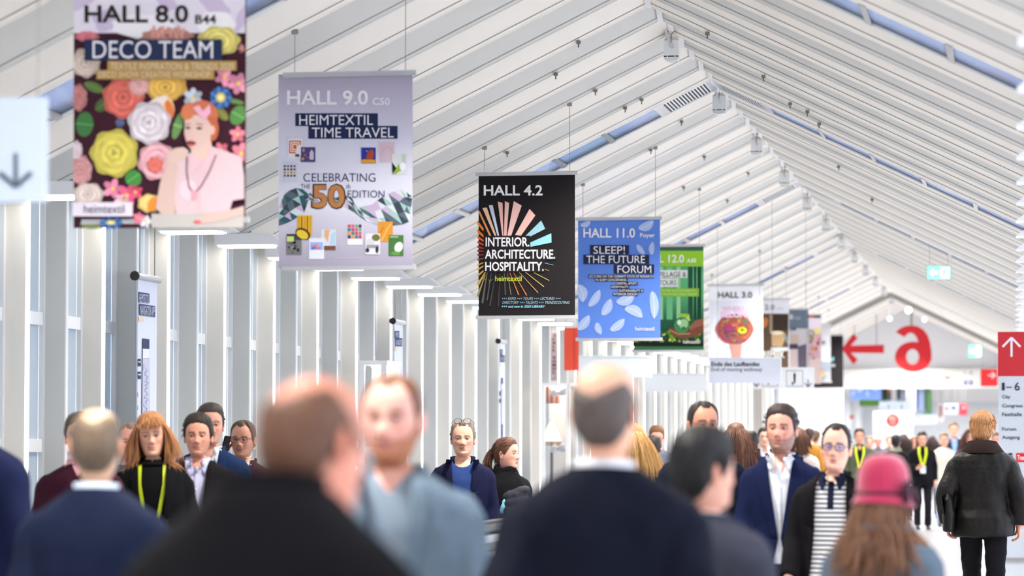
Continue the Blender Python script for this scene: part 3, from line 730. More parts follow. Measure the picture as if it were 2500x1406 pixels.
def person(name_label, px, py, Y, yaw, sp, res='mid', foot=None, k=None):
    """px, py: top of the head in the photograph; Y: distance along the hall"""
    top = PX(px, py, Y); kH = (k if k else top.z / (1.75 + sp.get('topadd', .0))) 
    root = empty('person', (top.x, Y, 0), name_label, 'person', sp.get('group'), rz=radians(yaw), s=kH)
    sp.setdefault('arms', ('down', 'down')); seed = sp.setdefault('seed', int(px) % 97)
    vox = {'hi': .0085, 'mid': .011, 'lo': .018}[res]
    me, place = build_head_body(sp, res); me.materials.clear(); me.materials.append(SKINM); me.polygons.foreach_set('material_index', [0] * len(me.polygons)); newobj('body', me, root)
    # eyes
    if not sp.get('no_face'):
        for sd in (1, -1):
            b = MB(); hx, hy_, hz = sp.get('hs', (1, 1, 1)); c = Vector((sd * .031 * hx, -.0725 * hy_, .001)); r = .0115; vs = []; fs = []; ms = []
            mats = (M('eye_pupil', (12, 10, 10), .15), M('eye_iris_' + str(sp.get('iris', 0)), sp.get('iris', (84, 62, 44)), .2), M('eye_white', (186, 176, 168), .3))
            n1, n2 = 10, 16
            gz = sp.get('gaze', 0)
            A = Matrix.Rotation(radians(gz), 3, 'Z'); V = []
            for i in range(n1):
                th = [0, .2, .21, .5, .52, .75, 1.1, 1.6, 2.2, pi][i]
                for j in range(n2): V.append(c + A @ Vector((r * sin(th) * cos(2 * pi * j / n2), -r * cos(th), r * sin(th) * sin(2 * pi * j / n2))))
            V = place([tuple(v) for v in V]).tolist(); gf = grid_faces(n1, n2)
            for i in range(n1 - 1): b.add(V, gf[i * n2:(i + 1) * n2], mats[0 if i < 2 else (1 if i < 4 else 2)])
            b.build('eye', root, True)
            b = MB(); V = []
            lid = sp.get('lid', .23)
            for i in range(7):
                e0 = lid + (pi / 2 - lid) * i / 6.
                for j in range(13):
                    az = -1.25 + 2.5 * j / 12; rr = r * 1.10 + .0004; droop = .25 * (az / 1.25) ** 2
                    el = e0 - droop * (1 - i / 6.); V.append(c + Vector((rr * cos(el) * sin(az) * 1.12, -rr * cos(el) * cos(az), rr * sin(el))))
            for i in range(4):
                e0 = -.42 - .9 * i / 3.
                for j in range(13):
                    az = -1.25 + 2.5 * j / 12; rr = r * 1.07; el = e0 + .22 * (az / 1.25) ** 2 * (1 - i / 3.); V.append(c + Vector((rr * cos(el) * sin(az) * 1.12, -rr * cos(el) * cos(az), rr * sin(el))))
            cl = tuple(v * .82 for v in L3(sp['skin'])); lash = tuple(v * .12 for v in L3(sp['skin']))  # lid skin darkened to paint in eye socket shade, lash row darker still
            fs_ = grid_faces(7, 13, False) + grid_faces(4, 13, False, 91); b.add(place([tuple(v) for v in V]).tolist(), fs_, SKINM, [lash if i < 12 else cl for i in range(len(fs_))]); b.build('eyelid', root, True)
    # hair
    if 'hair' in sp:
        st = sp['hair']; b = MB(); hm = hair_mat(st['c']); v, f = hair_shell(sp, place, res); b.add(v, f, hm)
        kind = st.get('line', 'full')
        if st.get('tufts'):
            rt, dr = scalp_roots(sp, st['tufts'], seed, lambda ph, z: z > hairline(np.array([ph]), kind)[0] + .012 and (not st.get('bald') or z < st['bald'] - .01))
            sw = Vector(st.get('sweep', (0, .6, -.2))); rt = [r_ + d_ * st.get('t', .014) * .6 for r_, d_ in zip(rt, dr)]
            sw2 = lambda r_, d_: sw + Vector((0, 0, -.5 if r_.z < .05 else 0)); strands(b, place, rt, [d_ * st.get('lift', .3) + sw2(r_, d_) - d_ * sw2(r_, d_).dot(d_) for r_, d_ in zip(rt, dr)], st.get('len', .035), st.get('sr', .0022), hm, seed, .45, .25)
        if st.get('long'):
            L = st['long']; av = [((0, .005, .01), .092 , .112, .128), ((0, .01, -.25), .20, .118, .13)]
            rt, dr = scalp_roots(sp, st.get('n', 650), seed + 1, lambda ph, z: z > hairline(np.array([ph]), 'fem')[0] - .0 and (abs(ph) > st.get('part', .6) or (z > .09 and st.get('part', .6) < .9)) and -.06 < z < st.get('zmax', 1))
            rt = [r_ + d_ * .010 for r_, d_ in zip(rt, dr)]
            if st.get('bangs'):
                rb, db = scalp_roots(sp, st['bangs'], seed + 5, lambda ph, z: abs(ph) < .75 and .066 < z < .1)
                strands(b, place, [r_ + d_ * .012 for r_, d_ in zip(rb, db)], [Vector((d_.x * 1.2, -.5, -.25)) for d_ in db], .062, st.get('sr', .003), hm, seed + 7, .7, 1.6, 6, 5, av[:1])
            strands(b, place, rt, [Vector(((d_.x + .35 * (1 if d_.x > st.get('parting', 0.) else -1)) * (.5 if r_.z > .06 else .22) * st.get('spread', .8), d_.y * .4 + .1, -.3 if r_.z > .06 else -1.)) for r_, d_ in zip(rt, dr)], L, st.get('sr', .0036), hm, seed + 2, st.get('curl', .35), 2.2, 8, 5, av)
        b.build('hair', root, True)
    # clothes
    t = sp['top']; tm = cloth(*t['mat']); shirt_bvh = None
    if 'shirt' in sp:
        s_ = sp['shirt']; sm = s_['m'] if s_.get('m') else cloth(*s_['mat']); sme = make_top(sp, 'shirt', .010, .90, vox, False, seed + 1, .002)
        if s_.get('crew'): cut_front(sme, [(1.50, .082, 1.455, .064), (1.455, .064, 1.432, .03), (1.432, .03, 1.428, .002)], .06)
        elif s_.get('neck'): cut_front(sme, [(1.50, s_['neck'][0], s_['neck'][1], .004)], .06)
        sme.materials.append(sm); sme.polygons.foreach_set('use_smooth', [True] * len(sme.polygons)); so = newobj('shirt', sme, root); shirt_bvh = bvh_of(sme)
        if s_.get('collar'):
            b = MB(); cm = s_.get('cm', sm); collar_band(b, .066, .058, .079, 1.462, 1.497, cm, s_.get('gap', .42), .004, .014)
            if s_.get('points', True):
                for sd in (1, -1):
                    bv = shirt_bvh; o0 = [(sd * .024, 1.478), (sd * .026, 1.455), (sd * .034, 1.425), (sd * .046, 1.405)]; o1 = [(sd * .070, 1.490), (sd * .078, 1.468), (sd * .070, 1.437), (sd * .052, 1.405)]
                    dd = drape(bv, lerp_rows(o0, o1, 5), .014, cm); b.add(dd.v, dd.f, cm)
            b.build('shirt_collar', so, True)
        if s_.get('buttons'):
            b = MB()
            for z in np.arange(1.40, 1.0, -.085):
                h = shirt_bvh.ray_cast(Vector((0, -1, z)), Vector((0, 1, 0)))
                if h[0]: b.tube([h[0] + Vector((0, -.004, 0)), h[0]], .006, M('pale_button', (226, 224, 218), .3), 10)
            dd = drape(shirt_bvh, lerp_rows(resample([(-.014, 1.45), (-.014, 1.0)], 16), resample([(.014, 1.45), (.014, 1.0)], 16), 3), .002, sm); b.add(dd.v, dd.f, sm); b.build('placket', so, True)
        if s_.get('placket'):
            dd = drape(shirt_bvh, lerp_rows(resample([(-.017, 1.455), (-.017, 1.30)], 12), resample([(.017, 1.455), (.017, 1.30)], 12), 3), .004, s_['placket']); dd.build('placket', so)
    ease = t.get('ease', .022); bot = t.get('bottom', .80)
    tme = make_top(sp, t.get('kind', 'suit'), ease, bot, vox, True, seed, t.get('amp', .006))
    full = bvh_of(tme)
    if t.get('neck'): cut_front(tme, [(1.51, t['neck'][0], t['neck'][1], .004)], .06)
    if t.get('open'): cut_front(tme, t['open'], .03)
    tme.materials.append(tm); tme.polygons.foreach_set('use_smooth', [True] * len(tme.polygons))
    to = newobj(t.get('name', 'jacket'), tme, root)
    if t.get('lapel'):
        lm = t.get('lapel_mat') or tm
        segs = t['open']; edge = []
        for zt, wt, zb, wb in segs: edge += [(wt, min(zt, 1.485)), (wb, zb)]
        for sd in (1, -1):
            b = MB(); zv = segs[0][2]; n = 14
            inner = resample([(sd * (p[0] - .004), p[1]) for p in edge[:2]], n)
            wl = t['lapel']; outer = []
            for i, p in enumerate(inner):
                q = i / (n - 1.); wd = wl * (1.0 - .55 * max(0, (q - .30) / .70)) if q > .30 else wl * (.62 + .30 * (q / .30))
                outer.append((p[0] + sd * wd, p[1] + (.02 if .26 < q < .36 else 0)))
            dd = drape(full, lerp_rows(inner, outer, 6), .006, lm, thick=.005); b.add(dd.v, dd.f, lm)
            if len(segs) > 1:
                e2 = resample([(sd * (p[0] - .004), p[1]) for p in edge[2:]], 12); dd = drape(full, lerp_rows(e2, [(x + sd * .03, z) for x, z in e2], 3), .003, lm); b.add(dd.v, dd.f, lm)
            b.build('lapel', to, True)
    if t.get('collar'):
        ca = t['collar']; b = MB(); cm = ca.get('m') or tm
        collar_band(b, ca.get('a', .082), ca.get('f', .066), ca.get('b', .096), ca.get('z0', 1.452), ca.get('z1', 1.492), cm, ca.get('gap', .7), ca.get('flare', .008), ca.get('up', .018), th=ca.get('th', .006))
        b.build('collar', to, True)
    if t.get('stand'):                             # folded-down coat collar seen from behind
        cs = t['stand']; b = MB(); cm = cs.get('m') or tm
        prof = [(1.0, 1.455, .0), (1.02, 1.515, .0), (1.14, 1.525, .0), (1.38, 1.49, .0), (1.72, 1.445, .0), (1.66, 1.425, 0)]
        n = 44; V = []; ph = np.linspace(.55, 2 * pi - .55, n)
        for r_, z, _ in prof:
            for p in ph:
                kk = (1 - cos(p)) / 2; V.append((sin(p) * cs.get('a', .080) * r_, (-.066 if cos(p) > 0 else cs.get('b', .092)) * abs(cos(p)) * (1 + (r_ - 1) * .55), z + .03 * kk - .02 + cs.get('dz', 0)))
        b.add(V, grid_faces(len(prof), n, False), cm); b.build('collar', to, True)
    if sp.get('scarf'):
        b = MB(); smm = cloth(*sp['scarf'])
        for q, (z, r_) in enumerate(((1.455, .088), (1.478, .080), (1.50, .072))):
            pts = [(sin(a) * r_, -cos(a) * r_ * .95 + .008, z + .008 * sin(3 * a + q) + .015 * (1 - cos(a)) / 2) for a in np.linspace(0, 2 * pi, 28)]
            b.tube(pts, .026, smm, 10)
        b.build('scarf', root, True)
    # trousers and shoes
    tr = sp.get('legs', ('dark_trousers', (28, 28, 34))); trm = cloth(*tr); bw = sp.get('build', 1.)
    parts = [loftVF([(1.04, .158 * bw, .112, .10), (.98, .166 * bw, .115, .108), (.92, .178 * bw, .115, .122), (.86, .178 * bw, .105, .12), (.81, .16 * bw, .085, .095)], 30)]
    for sd in (1, -1):
        pts = smooth_path(leg_path(sp, sd), 4); parts.append(tubeVF(pts, np.interp(np.linspace(0, 1, len(pts)), [0, .2, .5, .62, 1], [.085, .095, .073, .070, .066]), 14))
    pm = remesh(parts, max(vox, .013)); wrinkle(pm, sp.get('leg_amp', .004), 10, seed + 3, 1.6); pm.materials.append(trm); pm.polygons.foreach_set('use_smooth', [True] * len(pm.polygons)); newobj('trousers', pm, root)
    for sd in (1, -1):
        lx, ly, lz = leg_path(sp, sd)[-1]; b = MB(); R = []
        for y, wd, h in ((.075, .020, .05), (.065, .034, .075), (.02, .038, .095), (-.05, .042, .075), (-.11, .046, .055), (-.165, .040, .04), (-.195, .02, .025)):
            R.append([(lx + wd * cos(a) , ly + y, max(0.004, h * .5 + h * .5 * sin(a)) if sin(a) > -.2 else .004) for a in np.linspace(0, 2 * pi, 14, endpoint=False)])
        b.add([q for r_ in R for q in r_], grid_faces(7, 14) + [tuple(range(14)), tuple(reversed(range(84, 98)))], M('black_shoe_leather', (26, 24, 24), .35)); b.build('shoe', root, True)
    # things fixed to the clothes
    if sp.get('lanyard'):
        ln = sp['lanyard']; b = MB(); lm = M('lime_ribbon', (196, 214, 20), .6); bv = full
        zb = ln.get('z', 1.12); w_ = ln.get('w', .010); sh_ = shirt_bvh if ln.get('on') == 'shirt' else full
        for sd in (1, -1):
            c = resample([(sd * ln.get('x', .062), 1.475), (sd * ln.get('x', .062) * 1.02, 1.36), (sd * .012, zb)], 20)
            dd = drape(sh_, lerp_rows([(x - w_, z) for x, z in c], [(x + w_, z) for x, z in c], 3), .009, lm, thick=.003); b.add(dd.v, dd.f, lm)
        lo = b.build('lanyard', root)
        if ln.get('badge', True):
            h = sh_.ray_cast(Vector((0, -1, zb - .06)), Vector((0, 1, 0))); yb = (h[0].y if h[0] else -.14) - .012
            b = MB(); b.box((-.05, yb - .003, zb - .13), (.05, yb, zb), M('badge_sleeve', (222, 230, 242), .3)); b.box((-.04, yb - .005, zb - .05), (.04, yb - .003, zb - .02), M('badge_print', (150, 170, 200), .5)); b.build('badge', lo)
    if sp.get('glasses'):
        gl = sp['glasses']; b = MB(); glasses(b, place, sp, M('frame_%s' % gl['n'], gl['c'], .3), gl.get('lens') and glass_mat('lens_' + gl['n'], gl['lens'], gl['lens'], .18, .1), gl.get('up', 0), gl.get('z', -.001)); b.build('spectacles', root)
    return root, place, full, to
# ------------------------------------------------------------------ hanging banners
mCord = M('steel_cord', (140, 138, 134), .5)
def cord(b, x, y, z0, sway=0.):
    z1 = roof_z(x) + .01
    b.tube([(x, y, z0), (x + sway, y, z1)], 0.0026, mCord, 5)
def banner(label, Y, xr, yt, base, W=.859, H=1.271):
    Y0 = Y; Y = R0 + math.floor((Y * .955 - R0) / P1) * P1 - .009; W *= Y / Y0; H *= Y / Y0      # hung from the nearest rib
    p = PX(xr, yt, Y); X1, X0, Z1 = p.x, p.x - W, p.z; Z0 = Z1 - H; Y = Y + .012
    root = empty('hanging_banner', (X0 + W / 2, Y, Z1), label, 'banner', 'banners hanging down the hall')
    ox, oz = X0 + W / 2, Z1
    def rel(o):
        o.parent = root; o.matrix_parent_inverse = root_inv; return o
    root_inv = Matrix.Translation((-ox, -Y, -oz))
    b = MB(); b.box((X0, Y - .006, Z0), (X1, Y + .006, Z1), M('banner_cloth_%d_%d_%d' % base, base, .8, spec=.1)); rel(b.build('cloth'))
    for nm, z in (('top_rail', Z1), ('bottom_rail', Z0 - .021)):
        b = MB(); b.extrude([(Y - .016, z - .009), (Y - .012, z + .016), (Y, z + .026), (Y + .012, z + .016), (Y + .016, z - .009)], 'x', X0 - .025, X1 + .021, mAlu); rel(b.build(nm))
    for x in (X0 + .05, X1 - .045):
        b = MB(); cord(b, x, Y, Z1 + .02); b.tube([(x, Y, Z1 + .02), (x, Y, Z1 + .08)], .005, mAlu, 6)
        zr = roof_z(x); b.box((x - .02, Y - .014, zr - .02), (x + .02, Y + .014, zr + .01), mCord); rel(b.build('cord'))
    a = Art((0, Y - .006, 0), (0, -1, 0)); a.root = root; a.rel = rel
    return a
def fin_art(a, text=None):
    a.rel(a.build('printed_artwork', None))
def two(a): return a
NAVY = (38, 48, 84); WHT = (236, 234, 238)
def rose(a, x, y, r, c, l, seed=0, sq=1.):
    R = random.Random(seed); dk = lambda k: tuple(min(255, max(0, int(v * k))) for v in c)
    a.ell(x, y, r, r * sq, dk(.86), l, 0, 30, .07, 7, seed)
    for i, (q, k, n) in enumerate(((.86, 1.0, 9), (.70, .95, 8), (.54, 1.05, 7), (.40, .92, 6), (.26, 1.04, 5), (.16, .86, 3))):
        for j in range(n):
            t = 2 * pi * j / n + seed + i * .7; rr = r * q * .62
            a.ell(x + rr * cos(t), y + rr * sin(t) * sq, r * q * .46, r * q * .40 * sq, dk(k * R.uniform(.94, 1.07)), l + 1 + i + .3 * (j % 2), t + pi / 2, 14)
    a.ell(x, y, r * .09, r * .08, dk(.78), l + 7, 0, 10)
def blossom(a, x, y, r, c, l, n=5, seed=0, core=(240, 200, 90)):
    for j in range(n):
        t = 2 * pi * j / n + seed; k = .85 + .3 * ((j * 7 + seed * 3) % 5) / 5
        a.ell(x + r * .55 * cos(t), y + r * .55 * sin(t), r * .52, r * .34, tuple(min(255, int(v * k)) for v in c), l + j % 2, t, 12)
    a.ell(x, y, r * .2, r * .2, core, l + 2, 0, 10)
def leaf(a, x, y, rx, ry, rot, c, l):
    a.ell(x, y, rx, ry, c, l, rot, 18); a.line([(x - rx * cos(rot), y - rx * sin(rot)), (x + rx * cos(rot), y + rx * sin(rot))], max(1, ry * .12), tuple(min(255, int(v * 1.35)) for v in c), l + 1)
# ---- the floral banner
a = banner('large banner of roses on dark maroon with a red haired woman, HALL 8.0', 15.12, 599.5, -62, (66, 34, 44)); a.t = (0, 0, 2.344); a.cl = (424, 1405); t = two(a)
a.rect(423, -145, 1407, 190, (226, 220, 232), 1)
for x, y, rx, ry in ((470, -60, 90, 120), (600, 120, 70, 60), (700, -80, 120, 60), (960, 20, 60, 40), (1230, 30, 90, 45), (1390, 100, 30, 90), (860, 160, 90, 30)): a.ell(x, y, rx, ry, (205, 190, 216), 2, .4, 16, .15, 4)
a.ell(1240, 140, 110, 75, (240, 238, 240), 3, 0, 18, .06, 6); a.ell(820, 150, 180, 70, (238, 234, 240), 3, 0, 18, .08, 7)
a.rect(423, 190, 1407, 1305, (62, 30, 42), 1)
for x, y, rx, ry, rot, c in ((487, 712, 50, 72, .1, (70, 120, 70)), (765, 1020, 46, 50, -.6, (74, 140, 70)), (540, 500, 60, 28, .4, (96, 120, 66)), (590, 600, 50, 34, -.7, (80, 104, 60)), (1020, 720, 26, 80, .3, (110, 150, 90)), (1365, 660, 44, 60, .5, (90, 140, 76)), (1340, 580, 60, 14, .2, (104, 140, 80)), (520, 1290, 60, 20, .1, (120, 130, 80)), (690, 700, 26, 30, .3, (84, 96, 130)), (1270, 650, 50, 26, .8, (130, 130, 70))): leaf(a, x, y, rx, ry, rot, c, 3)
rose(a, 495, 360, 85, (214, 196, 184), 5, 2); rose(a, 450, 560, 52, (196, 130, 128), 5, 3, 1.5); rose(a, 500, 210, 70, (220, 130, 140), 3, 5, .4); rose(a, 960, 205, 150, (206, 150, 140), 3, 6, .25)
rose(a, 1255, 235, 120, (236, 222, 130), 4, 7, .7); rose(a, 710, 560, 118, (228, 118, 104), 5, 1); rose(a, 800, 490, 60, (236, 180, 176), 8, 9)
rose(a, 950, 500, 125, (238, 190, 96), 5, 4, .62); a.ell(960, 610, 40, 70, (240, 200, 150), 12, -.3); a.ell(975, 625, 22, 52, (226, 124, 70), 13, -.3); a.ell(900, 590, 70, 26, (238, 226, 216), 12, -.5)
rose(a, 860, 705, 122, (226, 216, 222), 14, 8); rose(a, 660, 878, 136, (214, 200, 96), 14, 3); rose(a, 905, 925, 108, (232, 176, 186), 15, 5); rose(a, 895, 945, 46, (226, 120, 108), 22, 2)
rose(a, 465, 975, 66, (204, 148, 150), 6, 2, 1.3); rose(a, 510, 1115, 90, (222, 204, 196), 12, 1, .75); rose(a, 440, 860, 34, (224, 206, 214), 6, 4, 1.6)
for i, (x, y, r, c) in enumerate(((650, 1080, 56, (232, 140, 170)), (730, 1120, 60, (216, 92, 130)), (780, 1100, 42, (206, 80, 110)), (700, 1150, 40, (238, 200, 214)), (1290, 440, 56, (232, 150, 176)), (1370, 480, 60, (226, 150, 176)), (1365, 770, 46, (236, 130, 150)), (1385, 880, 60, (226, 130, 150)), (1270, 860, 44, (228, 120, 140)), (800, 1250, 34, (232, 120, 150)), (840, 1270, 36, (230, 226, 236)), (1110, 560, 54, (196, 206, 220)), (1390, 280, 26, (190, 130, 130)))): blossom(a, x, y, r, c, 10, 5 + i % 2, i)
rose(a, 860, 1165, 66, (238, 208, 130), 12, 6, .8); a.ell(880, 1170, 26, 44, (226, 140, 60), 20, .4)
for x, y, r in ((1268, 560, 66), (640, 1275, 68)):
    sq = .42 if y > 1000 else 1
    for j in range(14): a.ell(x + r * .62 * cos(j * .449), y + r * .62 * sq * sin(j * .449), r * .36, r * .18 * (sq + .2), (52, 92, 156) if j % 2 else (84, 128, 190), 12, j * .449, 10)
    a.ell(x, y, r * .42, r * .42 * sq, (214, 196, 96), 14); a.ell(x, y, r * .22, r * .22 * sq, (240, 232, 170), 15)
# the sitting woman on the print
SKN = (206, 178, 168); BL = (212, 186, 192)
a.poly([(1000, 900), (1090, 880), (1220, 840), (1390, 900), (1407, 1010), (1407, 1140), (1340, 1150), (1318, 1225), (1015, 1230), (1000, 1060)], BL, 26)
a.poly([(930, 1225), (900, 1190), (925, 1050), (965, 930), (1005, 905), (1030, 960), (1010, 1080), (1010, 1230)], SKN, 27)
a.poly([(965, 935), (955, 890), (1010, 850), (1060, 845), (1090, 865), (1075, 905), (1020, 935)], (210, 182, 172), 28)
a.poly([(1100, 820), (1215, 800), (1225, 860), (1160, 930), (1105, 900)], (222, 186, 174), 28)
a.poly([(1085, 900), (1130, 890), (1160, 935), (1110, 1000)], (222, 182, 192), 29); a.poly([(1165, 935), (1225, 855), (1250, 900), (1180, 1000)], (222, 182, 192), 29)
a.line([(1150, 940), (1145, 1050), (1150, 1220)], 8, (222, 178, 190), 29); a.ell(1085, 1090, 50, 60, (232, 196, 206), 28)
a.ell(1165, 665, 92, 88, (198, 112, 78), 28); a.ell(1225, 740, 36, 70, (186, 100, 70), 28); a.ell(1088, 640, 40, 52, (206, 122, 84), 30, .4)
a.poly([(1066, 690), (1110, 660), (1180, 665), (1218, 720), (1214, 800), (1160, 850), (1110, 866), (1080, 830), (1064, 770)], (212, 182, 172), 29)
a.ell(1085, 735, 15, 7, (70, 50, 50), 31); a.ell(1150, 738, 17, 7, (70, 50, 50), 31); a.line([(1066, 716), (1100, 712)], 5, (150, 90, 66), 31); a.line([(1132, 712), (1172, 718)], 5, (150, 90, 66), 31)
a.poly([(1100, 745), (1092, 782), (1112, 784)], (222, 178, 166), 31); a.ell(1104, 822, 28, 13, (128, 44, 56), 31, .1); a.ell(1104, 834, 16, 8, (196, 96, 100), 32)
a.ell(1226, 748, 14, 26, (226, 180, 166), 30); a.poly([(1115, 620), (1150, 605), (1170, 640), (1210, 600), (1218, 650), (1180, 690), (1140, 655)], (226, 168, 190), 33)
a.line([(1080, 900), (1078, 980), (1090, 1070), (1120, 1110), (1160, 1070), (1210, 980), (1245, 890)], 8, (120, 80, 84), 31); a.ell(1120, 1120, 18, 26, (214, 160, 170), 31)
a.poly([(876, 1225), (1015, 1228), (1320, 1220), (1407, 1210), (1407, 1305), (876, 1305)], (188, 183, 178), 27)
a.poly([(1120, 1262), (1180, 1228), (1290, 1215), (1407, 1180), (1407, 1225), (1300, 1260), (1200, 1280), (1130, 1284)], SKN, 30); a.ell(1140, 1272, 22, 10, (206, 96, 110), 31)
a.rect(425, 1160, 770, 1240, (224, 216, 228), 30)
t.text('heimtextil', 492, 1174, 725, 1222, (76, 76, 96), 34)
t.text('HALL 8.0', 487, 30, 1080, 132, (44, 38, 40), 6, .022); t.text('B44', 1120, 86, 1240, 138, (60, 54, 58), 6, .02)
a.rect(493, 230, 1280, 350, (42, 52, 84), 26); t.text('DECO TEAM', 542, 238, 1230, 340, (232, 230, 236), 34.9)
a.rect(625, 352, 1362, 408, (184, 148, 88), 26); a.rect(562, 405, 1235, 458, (184, 148, 88), 27)
t.text('TEXTILE INSPIRATION & TRENDS 2020', 645, 364, 1350, 404, (228, 212, 178), 34); t.text('DECO SHOW CREATIVE WORKSHOP', 575, 414, 1215, 448, (228, 212, 178), 34)
fin_art(a, t)
# ---- the lavender banner
a = banner('lavender grey banner with an orange number 50 and small posters, HALL 9.0', 19.38, 1006.5, 180, (176, 170, 188)); a.t = (640, 150, 2.6025); t = two(a)
a.grad(105, 84, 955, 1312, [(0, (166, 158, 176)), (.12, (188, 182, 202)), (.4, (222, 221, 235)), (.68, (228, 228, 240)), (.74, (210, 208, 222)), (.9, (178, 173, 190)), (1, (160, 154, 172))])
t.text('HALL 9.0', 160, 184, 675, 278, WHT, 5, .022); t.text('C50', 703, 232, 813, 278, WHT, 5, .02)
a.rect(212, 330, 737, 411, NAVY, 3); a.rect(295, 410, 862, 492, NAVY, 3)
t.text('HEIMTEXTIL', 238, 341, 706, 404, WHT, 6); t.text('TIME TRAVEL', 318, 421, 838, 484, WHT, 6)
t.text('CELEBRATING', 264, 711, 722, 765, (58, 66, 104), 6, -.006); t.text('THE', 248, 781, 306, 809, (88, 96, 128), 6); t.text('th', 536, 779, 562, 809, (88, 96, 128), 6); t.text('EDITION', 546, 820, 780, 866, (58, 66, 104), 9, -.006)
t.text('50', 312, 776, 534, 940, (74, 54, 52), 6, .05); t.text('50', 322, 784, 526, 932, (188, 128, 76), 8, .03)
def ribbon(top, bot, n, l, seed):
    R = random.Random(seed); T = resample(top, n); B = resample(bot, n); cs = [(52, 96, 104), (200, 178, 208), (168, 196, 192), (92, 108, 116), (216, 222, 226), (60, 74, 84)]
    for i in range(n - 1):
        m = 3
        for j in range(m):
            f = lambda k, s: (T[k][0] + (B[k][0] - T[k][0]) * s / m, T[k][1] + (B[k][1] - T[k][1]) * s / m)
            p, q, r, s = f(i, j), f(i + 1, j), f(i + 1, j + 1), f(i, j + 1)
            a.poly([p, q, r], R.choice(cs), l); a.poly([p, r, s], R.choice(cs), l)
ribbon([(108, 930), (150, 830), (230, 800), (300, 830), (372, 890)], [(108, 1045), (180, 1020), (270, 960), (300, 870), (375, 910)], 9, 4, 1)
ribbon([(460, 870), (520, 850), (570, 860), (600, 930), (700, 910), (780, 850), (880, 812), (955, 850)], [(470, 890), (540, 930), (600, 965), (650, 1010), (760, 1045), (880, 1040), (935, 1020), (955, 880)], 15, 4, 2)
def card(x0, y0, x1, y1, border, cols, seed, inset=(.08, .1, .92, .7)):
    R = random.Random(seed); a.rect(x0, y0, x1, y1, border, 5); w_, h_ = x1 - x0, y1 - y0; X0, Y0, X1, Y1 = x0 + w_ * inset[0], y0 + h_ * inset[1], x0 + w_ * inset[2], y0 + h_ * inset[3]
    a.rect(X0, Y0, X1, Y1, cols[0], 6)
    for i in range(9):
        cx, cy = R.uniform(X0 + 12, X1 - 12), R.uniform(Y0 + 10, Y1 - 10); a.ell(cx, cy, min(R.uniform(5, 16), cx - X0, X1 - cx), min(R.uniform(4, 12), cy - Y0, Y1 - cy), R.choice(cols[1:]), 7 + i % 3, R.uniform(-.2, .2), 10)
a.rect(163, 488, 256, 618, (232, 230, 236), 5)
for i, c in enumerate(((226, 84, 60), (238, 224, 214), (232, 150, 80), (238, 224, 214), (226, 84, 60))): a.rect(174 + i * 7, 504 + i * 7, 248 - i * 7, 584 - i * 7, c, 6 + i)
a.poly([(225, 540), (250, 530), (250, 600), (215, 586)], (232, 230, 236), 12); a.rect(215, 590, 240, 606, (70, 70, 84), 12)
card(247, 545, 340, 640, (210, 208, 222), [(86, 70, 130), (160, 110, 90), (70, 90, 170), (40, 40, 80), (206, 150, 110)], 3, (0, 0, 1, 1)); a.poly([(305, 625), (305, 580), (318, 560), (331, 580), (331, 625)], (206, 196, 206), 11)
a.rect(132, 640, 224, 765, (216, 216, 228), 5)
for i in range(4):
    for j in range(4): a.rect(140 + j * 20.5, 660 + i * 20, 153 + j * 20.5, 673 + i * 20, [(38, 44, 84), (220, 176, 70), (140, 40, 60), (70, 84, 150), (200, 130, 70), (30, 34, 60)][(i * 5 + j * 3) % 6], 6)
card(632, 548, 724, 648, (216, 216, 228), [(44, 60, 160), (176, 84, 56), (110, 60, 50), (220, 140, 60), (60, 90, 190)], 5, (0, 0, 1, 1)); a.ell(690, 600, 22, 40, (170, 76, 54), 11, .3); a.poly([(634, 625), (722, 625), (722, 646), (634, 646)], (226, 160, 50), 12)
a.rect(745, 513, 842, 640, (214, 190, 200), 5); a.line([(760, 600), (770, 560), (800, 540), (830, 570), (820, 610)], 3, (190, 160, 176), 6)
a.rect(827, 588, 918, 718, (216, 220, 222), 6); a.poly([(827, 640), (856, 680), (830, 716)], (40, 36, 34), 7); a.poly([(835, 716), (870, 650), (890, 690), (850, 716)], (150, 180, 60), 8); a.ell(896, 668, 20, 26, (238, 240, 242), 8); a.rect(888, 590, 916, 650, (190, 206, 190), 7)
a.rect(225, 978, 320, 1108, (222, 188, 50), 5)
for i in range(5): a.rect(232 + i * 18, 985, 240 + i * 18, 1105, (170, 72, 50) if i % 2 else (216, 150, 60), 6)
a.ell(262, 1095, 50, 34, (90, 60, 40), 7, .5); a.ell(258, 1100, 40, 26, (226, 196, 60), 8, .5)
card(157, 1096, 252, 1228, (70, 70, 74), [(120, 120, 120), (40, 40, 42), (190, 190, 190), (90, 90, 92), (220, 220, 220)], 7, (0, .3, 1, 1)); a.rect(160, 1112, 205, 1145, (196, 214, 130), 12)
a.rect(378, 1068, 472, 1198, (214, 222, 232), 5); a.rect(395, 1172, 470, 1198, (122, 76, 60), 6); a.poly([(400, 1070), (432, 1070), (420, 1150), (396, 1110)], (226, 176, 130), 6); a.poly([(440, 1100), (468, 1080), (468, 1170), (430, 1165)], (180, 206, 226), 6)
card(300, 1122, 396, 1256, (226, 228, 236), [(150, 180, 226), (226, 120, 110), (90, 110, 200), (240, 230, 236), (120, 160, 230)], 9, (.08, .2, .92, .56))
a.rect(543, 1034, 640, 1166, (228, 228, 234), 5)
for i in range(4):
    for j in range(4): a.rect(546 + j * 23, 1036 + i * 23, 566 + j * 23, 1057 + i * 23, [(206, 80, 90), (60, 130, 150), (226, 150, 70), (70, 60, 110), (120, 170, 130), (200, 110, 150)][(i * 7 + j * 5) % 6], 6)
